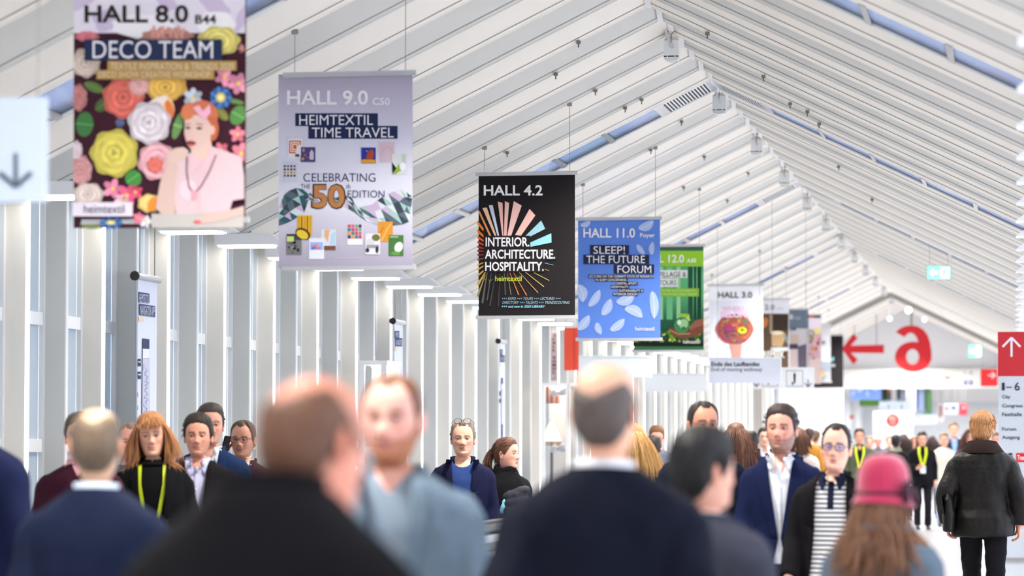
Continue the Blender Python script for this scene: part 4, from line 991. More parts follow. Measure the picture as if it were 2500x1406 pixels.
a.rect(738, 1018, 832, 1146, (216, 146, 56), 5); a.line([(760, 1140), (800, 1060), (822, 1030)], 10, (232, 178, 96), 6); a.line([(745, 1100), (775, 1050)], 8, (196, 120, 40), 6)
a.rect(658, 1094, 752, 1226, (222, 222, 230), 7); a.ell(725, 1120, 26, 22, (110, 110, 60), 8); a.ell(690, 1150, 26, 24, (206, 206, 210), 8); a.rect(666, 1165, 745, 1185, (150, 150, 156), 9); a.ell(733, 1196, 10, 22, (50, 50, 54), 10); a.ell(672, 1200, 12, 14, (50, 50, 54), 10)
a.rect(806, 1104, 900, 1234, (70, 116, 60), 7); a.ell(870, 1180, 26, 34, (214, 224, 218), 8, .4); a.ell(850, 1220, 30, 12, (96, 150, 70), 9); a.rect(812, 1110, 868, 1120, (150, 180, 140), 9)
a.rect(460, 1246, 650, 1252, (186, 182, 198), 3)
fin_art(a, t)
# ---- the black ray banner
a = banner('black banner with a fan of coloured rays, HALL 4.2', 26.48, 1403, 424, (34, 31, 33), W=.878, H=1.271); a.t = (1040, 370, 2.757); a.cl = (341, 1003); t = two(a)
t.text('HALL 4.2', 390, 226, 786, 297, WHT, 6, .02)
ctr = (520, 690)
for (x0, y0, x1, y1, bx0, by0, bx1, by1, c) in ((350, 398, 364, 402, 426, 566, 440, 566, (226, 150, 90)), (380, 380, 410, 376, 462, 566, 474, 566, (228, 190, 160)), (423, 362, 450, 360, 482, 566, 493, 566, (200, 206, 226)), (484, 336, 516, 346, 514, 566, 522, 566, (228, 178, 168)), (532, 334, 560, 346, 526, 566, 543, 566, (232, 184, 176)), (592, 334, 645, 364, 548, 566, 574, 566, (236, 190, 182)), (698, 386, 737, 430, 600, 562, 640, 566, (236, 188, 180)), (776, 464, 803, 520, 672, 566, 702, 572, (150, 196, 206)), (844, 550, 846, 612, 702, 612, 704, 642, (140, 200, 210))):
    a.poly([(x0, y0), (x1, y1), (bx1, by1), (bx0, by0)], c, 2)
for i, (ya, yb) in enumerate(((462, 490), (520, 545), (565, 583), (600, 616), (632, 648), (660, 674), (690, 702), (722, 734), (760, 770), (790, 802), (830, 846), (880, 900))):
    c = [(232, 130, 50), (226, 112, 44), (214, 96, 46), (176, 70, 52), (140, 54, 50), (120, 48, 48), (116, 50, 46), (130, 56, 46), (190, 140, 70), (200, 156, 70), (190, 150, 80), (150, 124, 76)][i]
    m = 520 + (ya - 690) * .35; d = 388; k = .42
    a.poly([(347, ya), (347, yb), (d, 690 + (yb - 690) * .76), (d, 690 + (ya - 690) * .76)], c, 2)
for x0, y0, x1, y1, w0, w1, c in ((412, 815, 380, 1020, 6, 14, (92, 90, 90)), (440, 818, 412, 1000, 4, 10, (80, 78, 78)), (470, 815, 430, 1040, 3, 12, (66, 64, 64)), (500, 818, 486, 1040, 3, 10, (60, 58, 58)), (528, 815, 535, 965, 2, 5, (120, 110, 96)), (548, 815, 573, 965, 2, 5, (140, 126, 96)), (565, 815, 625, 965, 3, 7, (206, 120, 60)), (590, 815, 678, 968, 3, 7, (206, 116, 56)), (628, 812, 755, 950, 3, 5, (196, 150, 90)), (670, 812, 795, 910, 3, 5, (206, 176, 96)), (728, 815, 830, 868, 3, 4, (206, 180, 90)), (400, 812, 347, 900, 6, 18, (190, 160, 80)), (400, 830, 347, 975, 5, 16, (150, 130, 90)), (800, 750, 858, 764, 3, 3, (110, 170, 186)), (800, 792, 830, 802, 3, 3, (190, 160, 90))):
    d = math.hypot(x1 - x0, y1 - y0); nx, ny = -(y1 - y0) / d, (x1 - x0) / d
    a.poly([(x0 + nx * w0 / 2, y0 + ny * w0 / 2), (x1 + nx * w1 / 2, y1 + ny * w1 / 2), (x1 - nx * w1 / 2, y1 - ny * w1 / 2), (x0 - nx * w0 / 2, y0 - ny * w0 / 2)], c, 2)
a.rect(388, 566, 700, 650, (33, 30, 32), 3); a.rect(388, 650, 880, 730, (33, 30, 32), 3); a.rect(388, 730, 800, 812, (33, 30, 32), 3)
t.text('INTERIOR.', 403, 577, 697, 640, WHT, 6, .018); t.text('ARCHITECTURE.', 398, 660, 870, 722, WHT, 6, .018); t.text('HOSPITALITY.', 400, 742, 793, 804, WHT, 6, .018)
t.text('heimtextil', 468, 838, 645, 872, (196, 206, 60), 6, .004)
a.line([(386, 850), (396, 846), (400, 868), (412, 858), (406, 850)], 2, (120, 126, 60), 5); a.line([(420, 858), (428, 872), (440, 858), (424, 886), (452, 856)], 2, (120, 126, 60), 5)
t.text('+++ EXPO +++ TOURS +++ LECTURES +++', 512, 981, 908, 998, (140, 176, 190), 6, 0, .3); t.text('DIRECTORY +++ TALENTS +++ TRENDSCOUTING', 515, 1007, 968, 1025, (140, 176, 190), 6, 0, .3); t.text('+++ and new in 2020 LIBRARY', 510, 1034, 805, 1051, (130, 200, 222), 6, .02, .3)
fin_art(a, t)
# ---- the blue feather banner
def feather(a, x, y, L, wd, rot, bend, l, c=(172, 192, 232)):
    n = 12; up, dn, mid = [], [], []
    for i in range(n + 1):
        s = i / n; u = (s - .5) * L; off = bend * (1 - (2 * s - 1) ** 2); h = wd * (sin(pi * min(1, s * .93 + .07)) ** .6) * .5
        P_ = lambda du, dv: (x + du * cos(rot) - dv * sin(rot), y + du * sin(rot) + dv * cos(rot))
        up.append(P_(u, off - h)); dn.append(P_(u, off + h)); mid.append(P_(u, off))
    a.poly(up + dn[::-1], c, l); a.line(mid, max(1.5, wd * .06), (226, 232, 244), l + 1)
    for i in range(1, n):
        for q in (up[i], dn[i]): a.line([mid[i], (mid[i][0] * .3 + q[0] * .7, mid[i][1] * .3 + q[1] * .7)], 1.2, (190, 206, 238), l + 1)
    a.line([mid[0], (mid[0][0] * 1.25 - mid[2][0] * .25, mid[0][1] * 1.25 - mid[2][1] * .25)], 2, (226, 232, 244), l + 1)
a = banner('blue banner scattered with white feathers, HALL 11.0 Foyer, beside the black banner', 31.67, 1611, 534, (97, 136, 220), W=.885); a.t = (1040, 370, 2.757); a.cl = (1022, 1571); t = two(a)
for x, y, L, wd, rot, bd in ((1075, 484, 70, 40, -.4, 8), (1483, 492, 110, 60, -.5, 12), (1447, 660, 80, 38, .9, 4), (1523, 650, 85, 40, -1.5, -4), (1040, 955, 120, 70, 1.3, -14), (1135, 985, 130, 54, -1.0, 8), (1217, 1045, 120, 60, -1.1, 8), (1345, 985, 130, 70, -.5, 16), (1400, 1085, 130, 70, .5, -16), (1530, 1035, 180, 60, 1.5, -8), (1062, 1150, 120, 60, -.9, 8), (1165, 1192, 80, 46, 1.2, 6), (1290, 1165, 120, 56, -.7, 8)): feather(a, x, y, L, wd, rot, bd, 2)
t.text('HALL 11.0', 1060, 516, 1408, 580, WHT, 6, .02); t.text('Foyer', 1442, 549, 1541, 586, WHT, 6, .015)
DK = (40, 46, 72)
for r in ((1105, 630, 1367, 692), (1060, 695, 1503, 757), (1265, 760, 1536, 822), (1093, 828, 1533, 852), (1140, 852, 1358, 875), (1280, 877, 1427, 900), (1243, 900, 1370, 923), (1295, 925, 1465, 948), (1258, 948, 1428, 972)): a.rect(*r, DK, 4)
for s, *r in (('SLEEP!', 1128, 638, 1340, 689), ('THE FUTURE', 1080, 701, 1475, 752), ('FORUM', 1290, 767, 1517, 818), ('LECTURES ON THE CURRENT STATE OF RESEARCH', 1098, 832, 1530, 848), ('IN SLEEP CONCERNING:', 1145, 856, 1352, 871), ('DIGITAL, SPORT,', 1284, 880, 1423, 897), ('HOSPITALITY,', 1248, 904, 1366, 920), ('SUSTAINABILITY &', 1300, 929, 1461, 944), ('INTERIOR DESIGN', 1264, 952, 1422, 968), ('heimtextil', 1410, 1178, 1538, 1206)): t.text(s, *r, WHT, 7)
fin_art(a, t)
# ---- the green banner
a = banner('green banner with hands holding a glass globe, partly behind the blue one, HALL 12.0', 36.42, 1717, 600, (60, 110, 74)); a.t = (1040, 370, 2.757); t = two(a)
a.grad(1395, 636, 1868, 1310, [(0, (56, 84, 70)), (.3, (96, 176, 120)), (.5, (90, 170, 116)), (.75, (40, 92, 66)), (1, (30, 50, 34))])
for x, w_, c in ((1585, 20, (150, 206, 160)), (1640, 40, (110, 186, 130)), (1700, 26, (150, 204, 150)), (1780, 30, (40, 80, 60)), (1840, 24, (30, 66, 50)), (1812, 14, (24, 56, 46))): a.rect(x - w_ / 2, 776, x + w_ / 2, 1130, c, 2)
a.rect(1395, 668, 1868, 772, (142, 196, 50), 3); t.text('HALL 12.0', 1440, 694, 1738, 748, WHT, 6, .02); t.text('A30', 1755, 720, 1818, 747, WHT, 6, .02)
a.rect(1450, 798, 1760, 850, (228, 230, 228), 4); a.rect(1450, 856, 1696, 910, (228, 230, 228), 4); t.text('VILLAGE &', 1563, 808, 1752, 845, (50, 54, 56), 7); t.text('TOURS', 1567, 866, 1686, 900, (50, 54, 56), 7)
a.rect(1480, 920, 1838, 976, (134, 190, 52), 4); t.text('CENTRE SUSTAINABILITY /', 1570, 928, 1830, 944, (206, 226, 160), 7, 0, .25); t.text('ENTRUM NACHHALTIGKEIT', 1570, 952, 1826, 968, (206, 226, 160), 7, 0, .25)
R = random.Random(4)
for i in range(70): a.ell(R.uniform(1404, 1845), 1215 + R.uniform(0, 75) , R.uniform(8, 18), R.uniform(5, 12), R.choice([(110, 150, 40), (150, 180, 60), (70, 110, 40), (180, 196, 90), (50, 84, 36)]), 3 + i % 3, R.uniform(0, 3), 8)
a.rect(1395, 1282, 1868, 1310, (26, 34, 24), 6)
a.poly([(1700, 1090), (1760, 1090), (1768, 1130), (1720, 1140)], (150, 190, 70), 6); a.poly([(1740, 1140), (1770, 1090), (1780, 1140)], (180, 206, 90), 7)
a.poly([(1868, 1120), (1810, 1140), (1770, 1180), (1780, 1215), (1868, 1180)], (146, 92, 70), 6); a.poly([(1630, 1195), (1660, 1185), (1700, 1215), (1770, 1205), (1868, 1165), (1868, 1220), (1790, 1250), (1720, 1262), (1660, 1235)], (116, 70, 52), 8); a.line([(1640, 1200), (1700, 1230), (1780, 1225)], 7, (186, 130, 100), 9)
a.ell(1722, 1170, 52, 56, (70, 130, 84), 9); a.ell(1735, 1160, 30, 34, (150, 196, 140), 10, .4); a.ell(1705, 1150, 14, 18, (206, 230, 206), 11); a.ell(1735, 1190, 16, 12, (60, 110, 66), 11)
t.text('heimtextil', 1732, 1268, 1845, 1293, WHT, 9)
fin_art(a, t)
# ---- the painted head banner
a = banner('white banner with a head covered in paint swirls, HALL 3.0', 47.21, 1862, 696, (236, 238, 245)); a.t = (1720, 680, 5.023); t = two(a)
t.text('HALL 3.0', 166, 162, 585, 238, (84, 80, 76), 6, .02); a.rect(75, 270, 668, 985, (224, 227, 238), 2)
a.poly([(110, 985), (150, 880), (300, 840), (470, 840), (600, 870), (640, 985)], (206, 216, 226), 3); a.poly([(295, 790), (462, 790), (448, 985), (338, 985)], (186, 142, 132), 4)
a.ell(368, 620, 232, 190, (150, 84, 70), 4, 0, 30, .03, 6)
R = random.Random(8); cs = [(216, 100, 50), (90, 70, 110), (60, 140, 90), (70, 90, 150), (196, 80, 90), (150, 120, 80), (120, 60, 80), (206, 130, 80)]
for i in range(46):
    an = R.uniform(0, 2 * pi); q = R.uniform(.15, .86); x, y = 368 + 232 * q * cos(an), 620 + 190 * q * sin(an)
    a.ell(x, y, R.uniform(18, 52) * (1.1 - q * .6), R.uniform(8, 20), R.choice(cs), 5 + i % 4, an + pi / 2, 14)
for k_ in range(4): a.line([(368 + (226 - k_ * 12) * cos(s), 620 + (182 - k_ * 12) * sin(s)) for s in np.linspace(-1.1 + k_ * .2, .9, 14)], 10, [(226, 96, 40), (200, 110, 90), (96, 80, 120), (226, 130, 60)][k_], 10)
for k_ in range(3): a.line([(368 + (222 - k_ * 14) * cos(s), 620 + (182 - k_ * 14) * sin(s)) for s in np.linspace(1.7, 3.4, 14)], 11, [(226, 110, 50), (70, 80, 140), (190, 60, 70)][k_], 10)
a.ell(300, 615, 62, 48, (90, 70, 120), 11); a.ell(304, 610, 44, 26, (190, 40, 90), 12); a.ell(465, 635, 54, 40, (216, 214, 50), 11); a.ell(465, 630, 22, 16, (90, 70, 40), 12)
t.text('WHERE I', 215, 340, 530, 402, (226, 190, 214), 13, .03); t.text('BELONG', 196, 404, 590, 478, (236, 196, 222), 14, .04)
fin_art(a, t)
a = banner('white and brown banner showing a bale of cloth, its name cut off to 2.0', 52.75, 1926, 731, (226, 228, 236)); a.t = (1720, 680, 5.023); t = two(a)
a.rect(560, 430, 1030, 1100, (92, 74, 58), 2); a.rect(825, 445, 1028, 640, (62, 50, 42), 3); a.ell(745, 540, 34, 66, (190, 120, 70), 3, .2); a.rect(800, 440, 826, 660, (170, 150, 126), 4); a.poly([(820, 660), (960, 650), (1000, 690), (950, 840), (825, 830)], (196, 166, 124), 5); a.ell(890, 665, 78, 24, (226, 214, 190), 6)
for i in range(6): a.line([(835 + i * 22, 690), (832 + i * 22, 832)], 4, (150, 120, 84), 7)
a.poly([(960, 680), (1026, 710), (1026, 800), (1000, 780)], (120, 134, 140), 6); a.rect(815, 845, 1026, 885, (206, 214, 216), 7); a.rect(600, 885, 990, 975, (40, 36, 36), 7)
t.text('2.0', 738, 320, 860, 382, (92, 90, 94), 6, .01); t.text('A10', 888, 356, 960, 382, (140, 138, 142), 6); t.text('REPEEK', 720, 888, 985, 972, (226, 222, 214), 11, .03)
fin_art(a, t)
a = banner('slate blue banner with a beige and plum lower half among the far hanging row', 57.65, 1973.5, 755, (106, 120, 136)); a.t = (1720, 680, 5.023); t = two(a)
t.text('0', 1042, 440, 1085, 500, (214, 218, 224), 6, .03); t.text('A20', 1102, 468, 1175, 500, (190, 196, 204), 6)
a.rect(900, 612, 1272, 1100, (196, 192, 198), 2); t.text('EM', 1045, 600, 1120, 640, (50, 58, 76), 6, .02)
for i in range(6): a.rect(1000, 690 + i * 18, 1160, 700 + i * 18, (196, 168, 130), 3)
a.rect(1000, 800, 1145, 865, (76, 72, 90), 4); a.rect(1000, 865, 1140, 1100, (216, 196, 196), 4); a.poly([(1145, 830), (1250, 800), (1255, 1090), (1150, 1090)], (104, 96, 112), 5)
fin_art(a, t)
a = banner('pink floral banner with a black and red top edge, second behind the slate blue one', 62.69, 2004.5, 769, (206, 176, 186)); a.t = (1720, 680, 5.023); t = two(a)
a.rect(1200, 452, 1428, 480, (52, 40, 44), 2); a.rect(1290, 452, 1340, 480, (206, 70, 70), 3); a.rect(1200, 482, 1428, 620, (224, 216, 228), 2); a.ell(1380, 640, 60, 40, (226, 214, 150), 3); a.rect(1200, 640, 1345, 690, (60, 66, 88), 5); t.text('M', 1285, 645, 1330, 688, WHT, 6, .03)
a.rect(1200, 690, 1340, 740, (186, 160, 120), 4)
for i in range(26): a.ell(R.uniform(1280, 1415), R.uniform(720, 1000), R.uniform(10, 26), R.uniform(8, 22), R.choice([(214, 130, 150), (84, 44, 56), (110, 130, 84), (226, 180, 190), (70, 40, 50), (206, 150, 120)]), 5 + i % 3, R.uniform(0, 3), 9)
a.poly([(1280, 1000), (1418, 960), (1428, 1290), (1280, 1290)], (216, 196, 192), 8)
fin_art(a, t)
a = banner('pale grey banner with a small yellow tulip next to the plain black banner', 67.66, 2027.5, 793, (196, 196, 204)); a.t = (1720, 680, 5.023); t = two(a)
t.text('UR', 1430, 765, 1482, 806, (60, 70, 96), 5, .03); a.rect(1420, 840, 1545, 1020, (214, 218, 226), 2); a.line([(1470, 930), (1510, 880)], 8, (150, 160, 140), 3); a.rect(1420, 1030, 1545, 1120, (160, 176, 186), 2); a.ell(1440, 1160, 22, 40, (226, 176, 60), 4); a.line([(1460, 1190), (1455, 1260)], 8, (96, 140, 70), 3); a.line([(1455, 1220), (1495, 1190)], 8, (96, 140, 70), 3)
fin_art(a, t)
a = banner('plain black banner, farthest of the hanging row beside the red arrow', 72.63, 2058, 818, (38, 35, 37)); a.t = (1720, 680, 5.023); t = two(a)
a.ell(1570, 990, 16, 30, (120, 170, 176), 2, .4); a.rect(1552, 1050, 1600, 1080, (150, 156, 160), 3)
fin_art(a, t)
# ------------------------------------------------------------------ boards, signs and furniture of the hall
mBoard = M('board_white', (214, 220, 230), .5); mBoardG = M('board_grey_white', (222, 225, 228), .5)
def board(name, label, cat, Y, x0, y0, x1, y1, mat=None, th=.05, hang=True, group=None):
    if hang: Y = R0 + round((Y - R0) / P1) * P1
    a, b_ = PX(x0, y0, Y), PX(x1, y1, Y); cx = (a.x + b_.x) / 2
    root = empty(name, (cx, Y + th / 2, b_.z), label, cat, group); inv = Matrix.Translation((-cx, -Y - th / 2, -b_.z))
    def rel(o): o.parent = root; o.matrix_parent_inverse = inv; return o
    b = MB(); b.box((a.x, Y, b_.z), (b_.x, Y + th, a.z), mat or mBoard); rel(b.build('panel'))
    if hang:
        for x in (a.x + (b_.x - a.x) * .12, b_.x - (b_.x - a.x) * .12): b = MB(); cord(b, x, Y + th / 2, a.z); rel(b.build('cord'))
    t = Art((0, Y, 0), (0, -1, 0)); t.rel = rel; t.root = root; t.box = (a, b_); return t
def pedestrian(t, x, y, h, c=(50, 54, 58)):
    t.ell(x, y - h * .44, h * .05, h * .06, c, 2, 0, 12); t.poly([(x - h * .11, y - h * .34), (x + h * .11, y - h * .34), (x + h * .10, y + .02 * h), (x + h * .06, y + h * .5), (x - h * .06, y + h * .5), (x - h * .10, y + .02 * h)], c, 2)
def arrow(t, x0, y0, x1, y1, wd, c, l=2, head=.38, hw=.40):
    L = math.hypot(x1 - x0, y1 - y0); ux, uy = (x1 - x0) / L, (y1 - y0) / L; nx, ny = -uy, ux; e = wd * .55
    t.line([(x0, y0), (x1 - ux * wd * .5, y1 - uy * wd * .5)], wd, c, l)
    for s in (1, -1): t.line([(x1 + ux * 0, y1 + uy * 0), (x1 - ux * L * head + nx * s * L * hw, y1 - uy * L * head + ny * s * L * hw)], wd, c, l + (s > 0))
t = board('direction_board', 'white board with a grey down arrow at the far left below the roof', 'sign', 9.94, -70, 240, 106, 492, M('board_blue_white', (172, 184, 200), .5))
arrow(t, 39, 374, 39, 455, 11, (78, 88, 104), 2, .42, .48); t.rect(-62, 300, -12, 440, (186, 198, 214), 1); t.rel(t.build('arrow_print', None))
t = board('overhead_board', 'white board reading Ende des Laufbandes, End of moving walkway', 'sign', 39.76, 1731, 873, 1907.5, 935, M('board_lavender_white', (212, 217, 230), .5))
t.text('Ende des Laufbandes', 1737, 883, 1854, 894, (74, 76, 84), 3, .02); t.text('End of moving walkway', 1737, 897, 1861, 909, (100, 102, 112), 3, .0); t.rel(t.build('lettering', None))
t = board('overhead_board', 'white board with a framed pedestrian sign and down arrows, behind the walkway end board', 'sign', 42.6, 1837, 897, 1987, 949, M('board_pale', (196, 199, 205), .5))
for x0, x1 in ((1861, 1900), (1919.5, 1960.5)):
    for r in ((x0, 904, x1, 905.4), (x0, 942, x1, 943.4), (x0, 904, x0 + 1.3, 943), (x1 - 1.3, 904, x1, 943)): t.rect(*r, (120, 124, 132), 2)
pedestrian(t, 1940, 922, 28); t.ell(1935, 936, 2.2, 4, (50, 54, 58), 2); pedestrian(t, 1876, 926, 26); arrow(t, 1973, 926, 1973, 944, 2, (60, 62, 68), 2, .5, .45); arrow(t, 1847, 926, 1847, 944, 2, (60, 62, 68), 2, .5, .45); t.rel(t.build('pictogram_print', None))
t = board('overhead_board', 'blank pale board hanging below the blue feather banner', 'sign', 36.92, 1413, 868, 1591, 921, M('board_ice', (218, 225, 231), .5)); t.rect(1416, 871, 1588, 873, (206, 213, 219), 1); t.rel(t.build('edge_strip', None))
t = board('overhead_board', 'blank pale board between the green banner and the walkway end board', 'sign', 48.00, 1572, 911, 1727, 957, M('board_ice2', (224, 228, 232), .5)); t.rect(1575, 913, 1724, 915, (212, 216, 220), 1); t.rel(t.build('edge_strip', None))
# emergency exit signs
mExit = attr_mat('exit_light', .4, .8)
def exit_sign(label, Y, x0, y0, x1, y1):
    t = board('exit_sign', label, 'sign', Y, x0 - 2, y0 - 2, x1 + 2, y1 + 1.5, M('exit_case', (190, 196, 196), .4, alpha=1), .06)
    e = Art(t.p, t.n, mExit); w_ = x1 - x0; m = (x0 + x1) / 2; h = y1 - y0
    e.rect(x0, y0, x1, y1, (120, 226, 190), 1); e.poly([(x0 + w_ * .07, (y0 + y1) / 2), (x0 + w_ * .26, y0 + h * .16), (x0 + w_ * .26, y0 + h * .36), (x0 + w_ * .46, y0 + h * .36), (x0 + w_ * .46, y0 + h * .64), (x0 + w_ * .26, y0 + h * .64), (x0 + w_ * .26, y0 + h * .84)], (240, 255, 250), 2)
    e.rect(m + w_ * .06, y0 + h * .06, x1 - w_ * .04, y1 - h * .06, (226, 255, 244), 2); e.poly([(m + w_ * .2, y0 + h * .2), (m + w_ * .3, y0 + h * .3), (m + w_ * .26, y0 + h * .8), (m + w_ * .16, y0 + h * .8)], (120, 226, 190), 3)
    t.rel(e.build('lit_face', None)); return t
exit_sign('glowing green exit sign hanging under the right roof slope', 38.34, 2264, 650, 2320, 681)
exit_sign('overexposed green exit sign left of the red and white pylon', 73.84, 2365, 842, 2396, 872)
# the red hanging figure with its arrow
mRed = M('sign_red', (190, 18, 32), .45)
def cut_sign(t, Y, name, polys, depth=.06):
    b = MB()
    for pts in polys:
        P = [PX(x, y, Y) for x, y in pts]; b.extrude([(p.x, p.z) for p in P], 'y', Y - depth, Y, mRed)
    return b
Y6 = 73.84
def ring_pts(cx, cy, rx, ry, a0, a1, n): return [(cx + rx * cos(a), cy + ry * sin(a)) for a in np.linspace(a0, a1, n)]
six = empty('hanging_number', PX(2228, 908, Y6), 'red mirrored 6 hanging under the gable at the far end', 'sign'); inv6 = Matrix.Translation(-PX(2228, 908, Y6))
b = MB()
def band(P0, P1_):
    for i in range(len(P0) - 1):
        q = [P0[i], P0[i + 1], P1_[i + 1], P1_[i]]; V = [PX(x, y, Y6) for x, y in q]; V2 = [v + Vector((0, .06, 0)) for v in V]
        b.add([tuple(v) for v in V + V2], [(0, 1, 2, 3), (7, 6, 5, 4), (0, 4, 5, 1), (1, 5, 6, 2), (2, 6, 7, 3), (3, 7, 4, 0)], mRed)
n = 40
band(ring_pts(2229.5, 871, 44.5, 37, 0, 2 * pi, n), ring_pts(2228, 871, 15.5, 19, 0, 2 * pi, n))
so = [(2187, 811), (2196, 802), (2210, 796), (2224, 794), (2240, 796), (2254, 804), (2265, 818), (2271, 836), (2274, 858), (2274, 880)]
si = [(2208, 823), (2213, 817), (2218, 813), (2224, 812), (2231, 815), (2237, 822), (2241, 832), (2243, 845), (2244, 860), (2244, 880)]
Y6 += .004; band(resample(so, 30), resample(si, 30)); Y6 -= .004; o = b.build('numeral', six); o.matrix_parent_inverse = inv6
b = MB(); p = PX(2225, 797, Y6); b.tube([p + Vector((0, .03, 0)), (p.x, p.y + .03, roof_z(p.x) + .02)], .03, mJoint, 8); o = b.build('rod', six); o.matrix_parent_inverse = inv6
arr = empty('hanging_arrow', PX(2110, 880, Y6), 'thick red arrow pointing left, hanging beside the mirrored 6', 'sign'); inva = Matrix.Translation(-PX(2110, 880, Y6))
pts = [(2055, 851), (2083, 815), (2094, 825), (2077, 843.5), (2158, 841.5), (2158, 862), (2077, 861), (2094, 878), (2083, 890)]
b = MB(); P = [PX(x, y, Y6) for x, y in pts]; b.extrude([(p.x, p.z) for p in P], 'y', Y6, Y6 + .06, mRed); o = b.build('arrow_plate', arr); o.matrix_parent_inverse = inva
for x, y in ((2086, 818), (2140, 842)):
    b = MB(); p = PX(x, y, Y6); b.tube([p + Vector((0, .03, 0)), (p.x, p.y + .03, roof_z(p.x) + .02)], .012, mCord, 6)
    o = b.build('cord', arr); o.matrix_parent_inverse = inva
# the pylon with the hall list at the right edge
Yp = 32.; pa, pb = PX(2436.5, 810, Yp), PX(2560, 1362, Yp); pr = PX(2560, 918, Yp)
py = empty('wayfinding_pylon', ((pa.x + pb.x) / 2, Yp + .06, 0), 'white standing pylon with red head, up arrow and list 1-6 City Congress Festhalle', 'sign'); invp = Matrix.Translation((-(pa.x + pb.x) / 2, -Yp - .06, 0))
def pp(o): o.parent = py; o.matrix_parent_inverse = invp; return o
b = MB(); b.box((pa.x, Yp, pb.z), (pb.x, Yp + .12, pr.z), M('pylon_white', (192, 198, 206), .4)); pp(b.build('panel'))
b = MB(); b.box((pa.x - .003, Yp - .003, pr.z), (pb.x, Yp + .12, pa.z), M('pylon_red', (188, 28, 40), .45)); pp(b.build('red_head'))
b = MB(); b.box((pa.x + .03, Yp + .02, 0), (pb.x - .03, Yp + .10, pb.z), M('plinth_pale', (206, 209, 214), .4)); b.box((pa.x, Yp - .01, pb.z - .035), (pb.x, Yp + .13, pb.z), mJoint); pp(b.build('plinth'))
def pl(): return Art((0, Yp, 0), (0, -1, 0))
t = pl(); arrow(t, 2469.5, 871, 2469.5, 824, 5, (226, 222, 230), 2, .48, .46); pp(t.build('arrow_print', None)); t = pl()
t.text('1', 2446, 934, 2453, 953, (52, 54, 58), 3, .012); t.rect(2456, 944, 2470, 946.5, (52, 54, 58), 3); t.text('6', 2477, 933, 2490, 953.5, (52, 54, 58), 3, .012); pp(t.build('list_line', None))
for s, x1, ya, yb in (('City', 2467, 964, 975), ('Congress', 2497, 986, 997), ('Festhalle', 2495, 1007, 1016), ('Forum', 2481, 1043, 1051.5), ('Ausgang', 2490, 1063, 1074)): t = pl(); t.text(s, 2446.5, ya, x1, yb, (70, 74, 80), 3, .016); pp(t.build('list_line', None))
t = pl(); t.rect(2462, 1106, 2472, 1128, (40, 42, 40), 2); t.text('U', 2463.5, 1110, 2470, 1124, (226, 214, 50), 4, .02); pp(t.build('badge_print', None)); t = pl(); t.rect(2481, 1106, 2540, 1128, (214, 40, 50), 2); t.text('Tram', 2484, 1111, 2503, 1123, WHT, 4, .012); pp(t.build('badge_print', None))
# narrow banners hung flat in front of the left wall
def wall_banner(label, x0, x1, ytop, zb, kind):
    Xa = XL + .10; fY = lambda x: (lambda r: (Xa - 0) / r.x * r.y)(ray(x, VPY)); Y0, Y1 = fY(x0), fY(x1); p = PXplane(x0, ytop, Vector((Xa, 0, 0)), Vector((1, 0, 0))); zt = p.z
    root = empty('wall_banner', (Xa, (Y0 + Y1) / 2, zt), label, 'banner'); inv = Matrix.Translation((-Xa, -(Y0 + Y1) / 2, -zt))
    def rel(o): o.parent = root; o.matrix_parent_inverse = inv; return o
    b = MB(); b.box((Xa - .004, Y0, zb), (Xa + .004, Y1, zt), M('wall_banner_cloth', (214, 219, 234), .8)); rel(b.build('cloth'))
    b = MB(); b.tube([(Xa, Y0 - .06, zt + .02), (Xa, Y1 + .06, zt + .02)], .025, mAlu, 12); b.tube([(Xa, Y0 - .075, zt + .02), (Xa, Y0 - .06, zt + .02)], .034, mBlack, 12); rel(b.build('top_rail')); b = MB(); b.tube([(Xa, Y0 - .03, zb - .01), (Xa, Y1 + .03, zb - .01)], .02, mAlu, 10); rel(b.build('bottom_rail'))
    b = MB()
    for y in (Y0 + .05, Y1 - .05): b.tube([(Xa, y, zt + .04), (Xa, y, ZE + .02)], .004, mCord, 5)
    b.box((Xa - .14, Y0, ZE + .0), (Xa + .02, Y1, ZE + .03), mFrame); rel(b.build('cords'))
    t = Art((Xa + .004, 0, 0), (1, 0, 0)); t.rel = rel; return t
NV = (70, 80, 118)
t = wall_banner('tall white banner with a phone picture on the left wall, under the floral banner', 333.5, 380, 681, .95, 0)
t.poly([(336, 712), (363, 717), (363, 741), (336, 738)], NV, 2); t.poly([(338, 741), (377, 747), (377, 774), (338, 769)], NV, 2)
t.text('HEIMTEXTIL', 337.5, 717, 361.5, 738, (206, 210, 226), 4, 0, 0, False, 3); t.text('NAVIGATOR APP', 340, 745, 375, 768, (206, 210, 226), 4, 0, 0, False, 4)
t.rect(336.5, 773, 351, 784, (226, 206, 180), 2)
t.poly([(346, 826), (363, 828), (363, 1060), (344, 1060)], (70, 76, 108), 2); t.poly([(346.5, 851), (362.5, 852), (362.5, 875), (346, 875)], (226, 228, 238), 3); t.poly([(346, 876), (362.5, 876), (362.3, 1014), (345, 1014)], (196, 198, 216), 3)
for i in range(16): t.line([(347 + (i * 5) % 12, 890 + i * 8), (349 + (i * 7) % 12, 896 + i * 8), (347 + (i * 3) % 13, 902 + i * 8)], 1, (110, 116, 150), 4)
for y in (876, 907): t.rect(333.5, y, 342, y + 18, (64, 70, 98), 3); t.rect(335, y + 6, 341, y + 9, (214, 218, 232), 4)
for y in (958, 990, 1020): t.rect(333.5, y, 334.8, y + 11, (64, 70, 98), 3)
t.rel(t.build('printed_artwork', None))
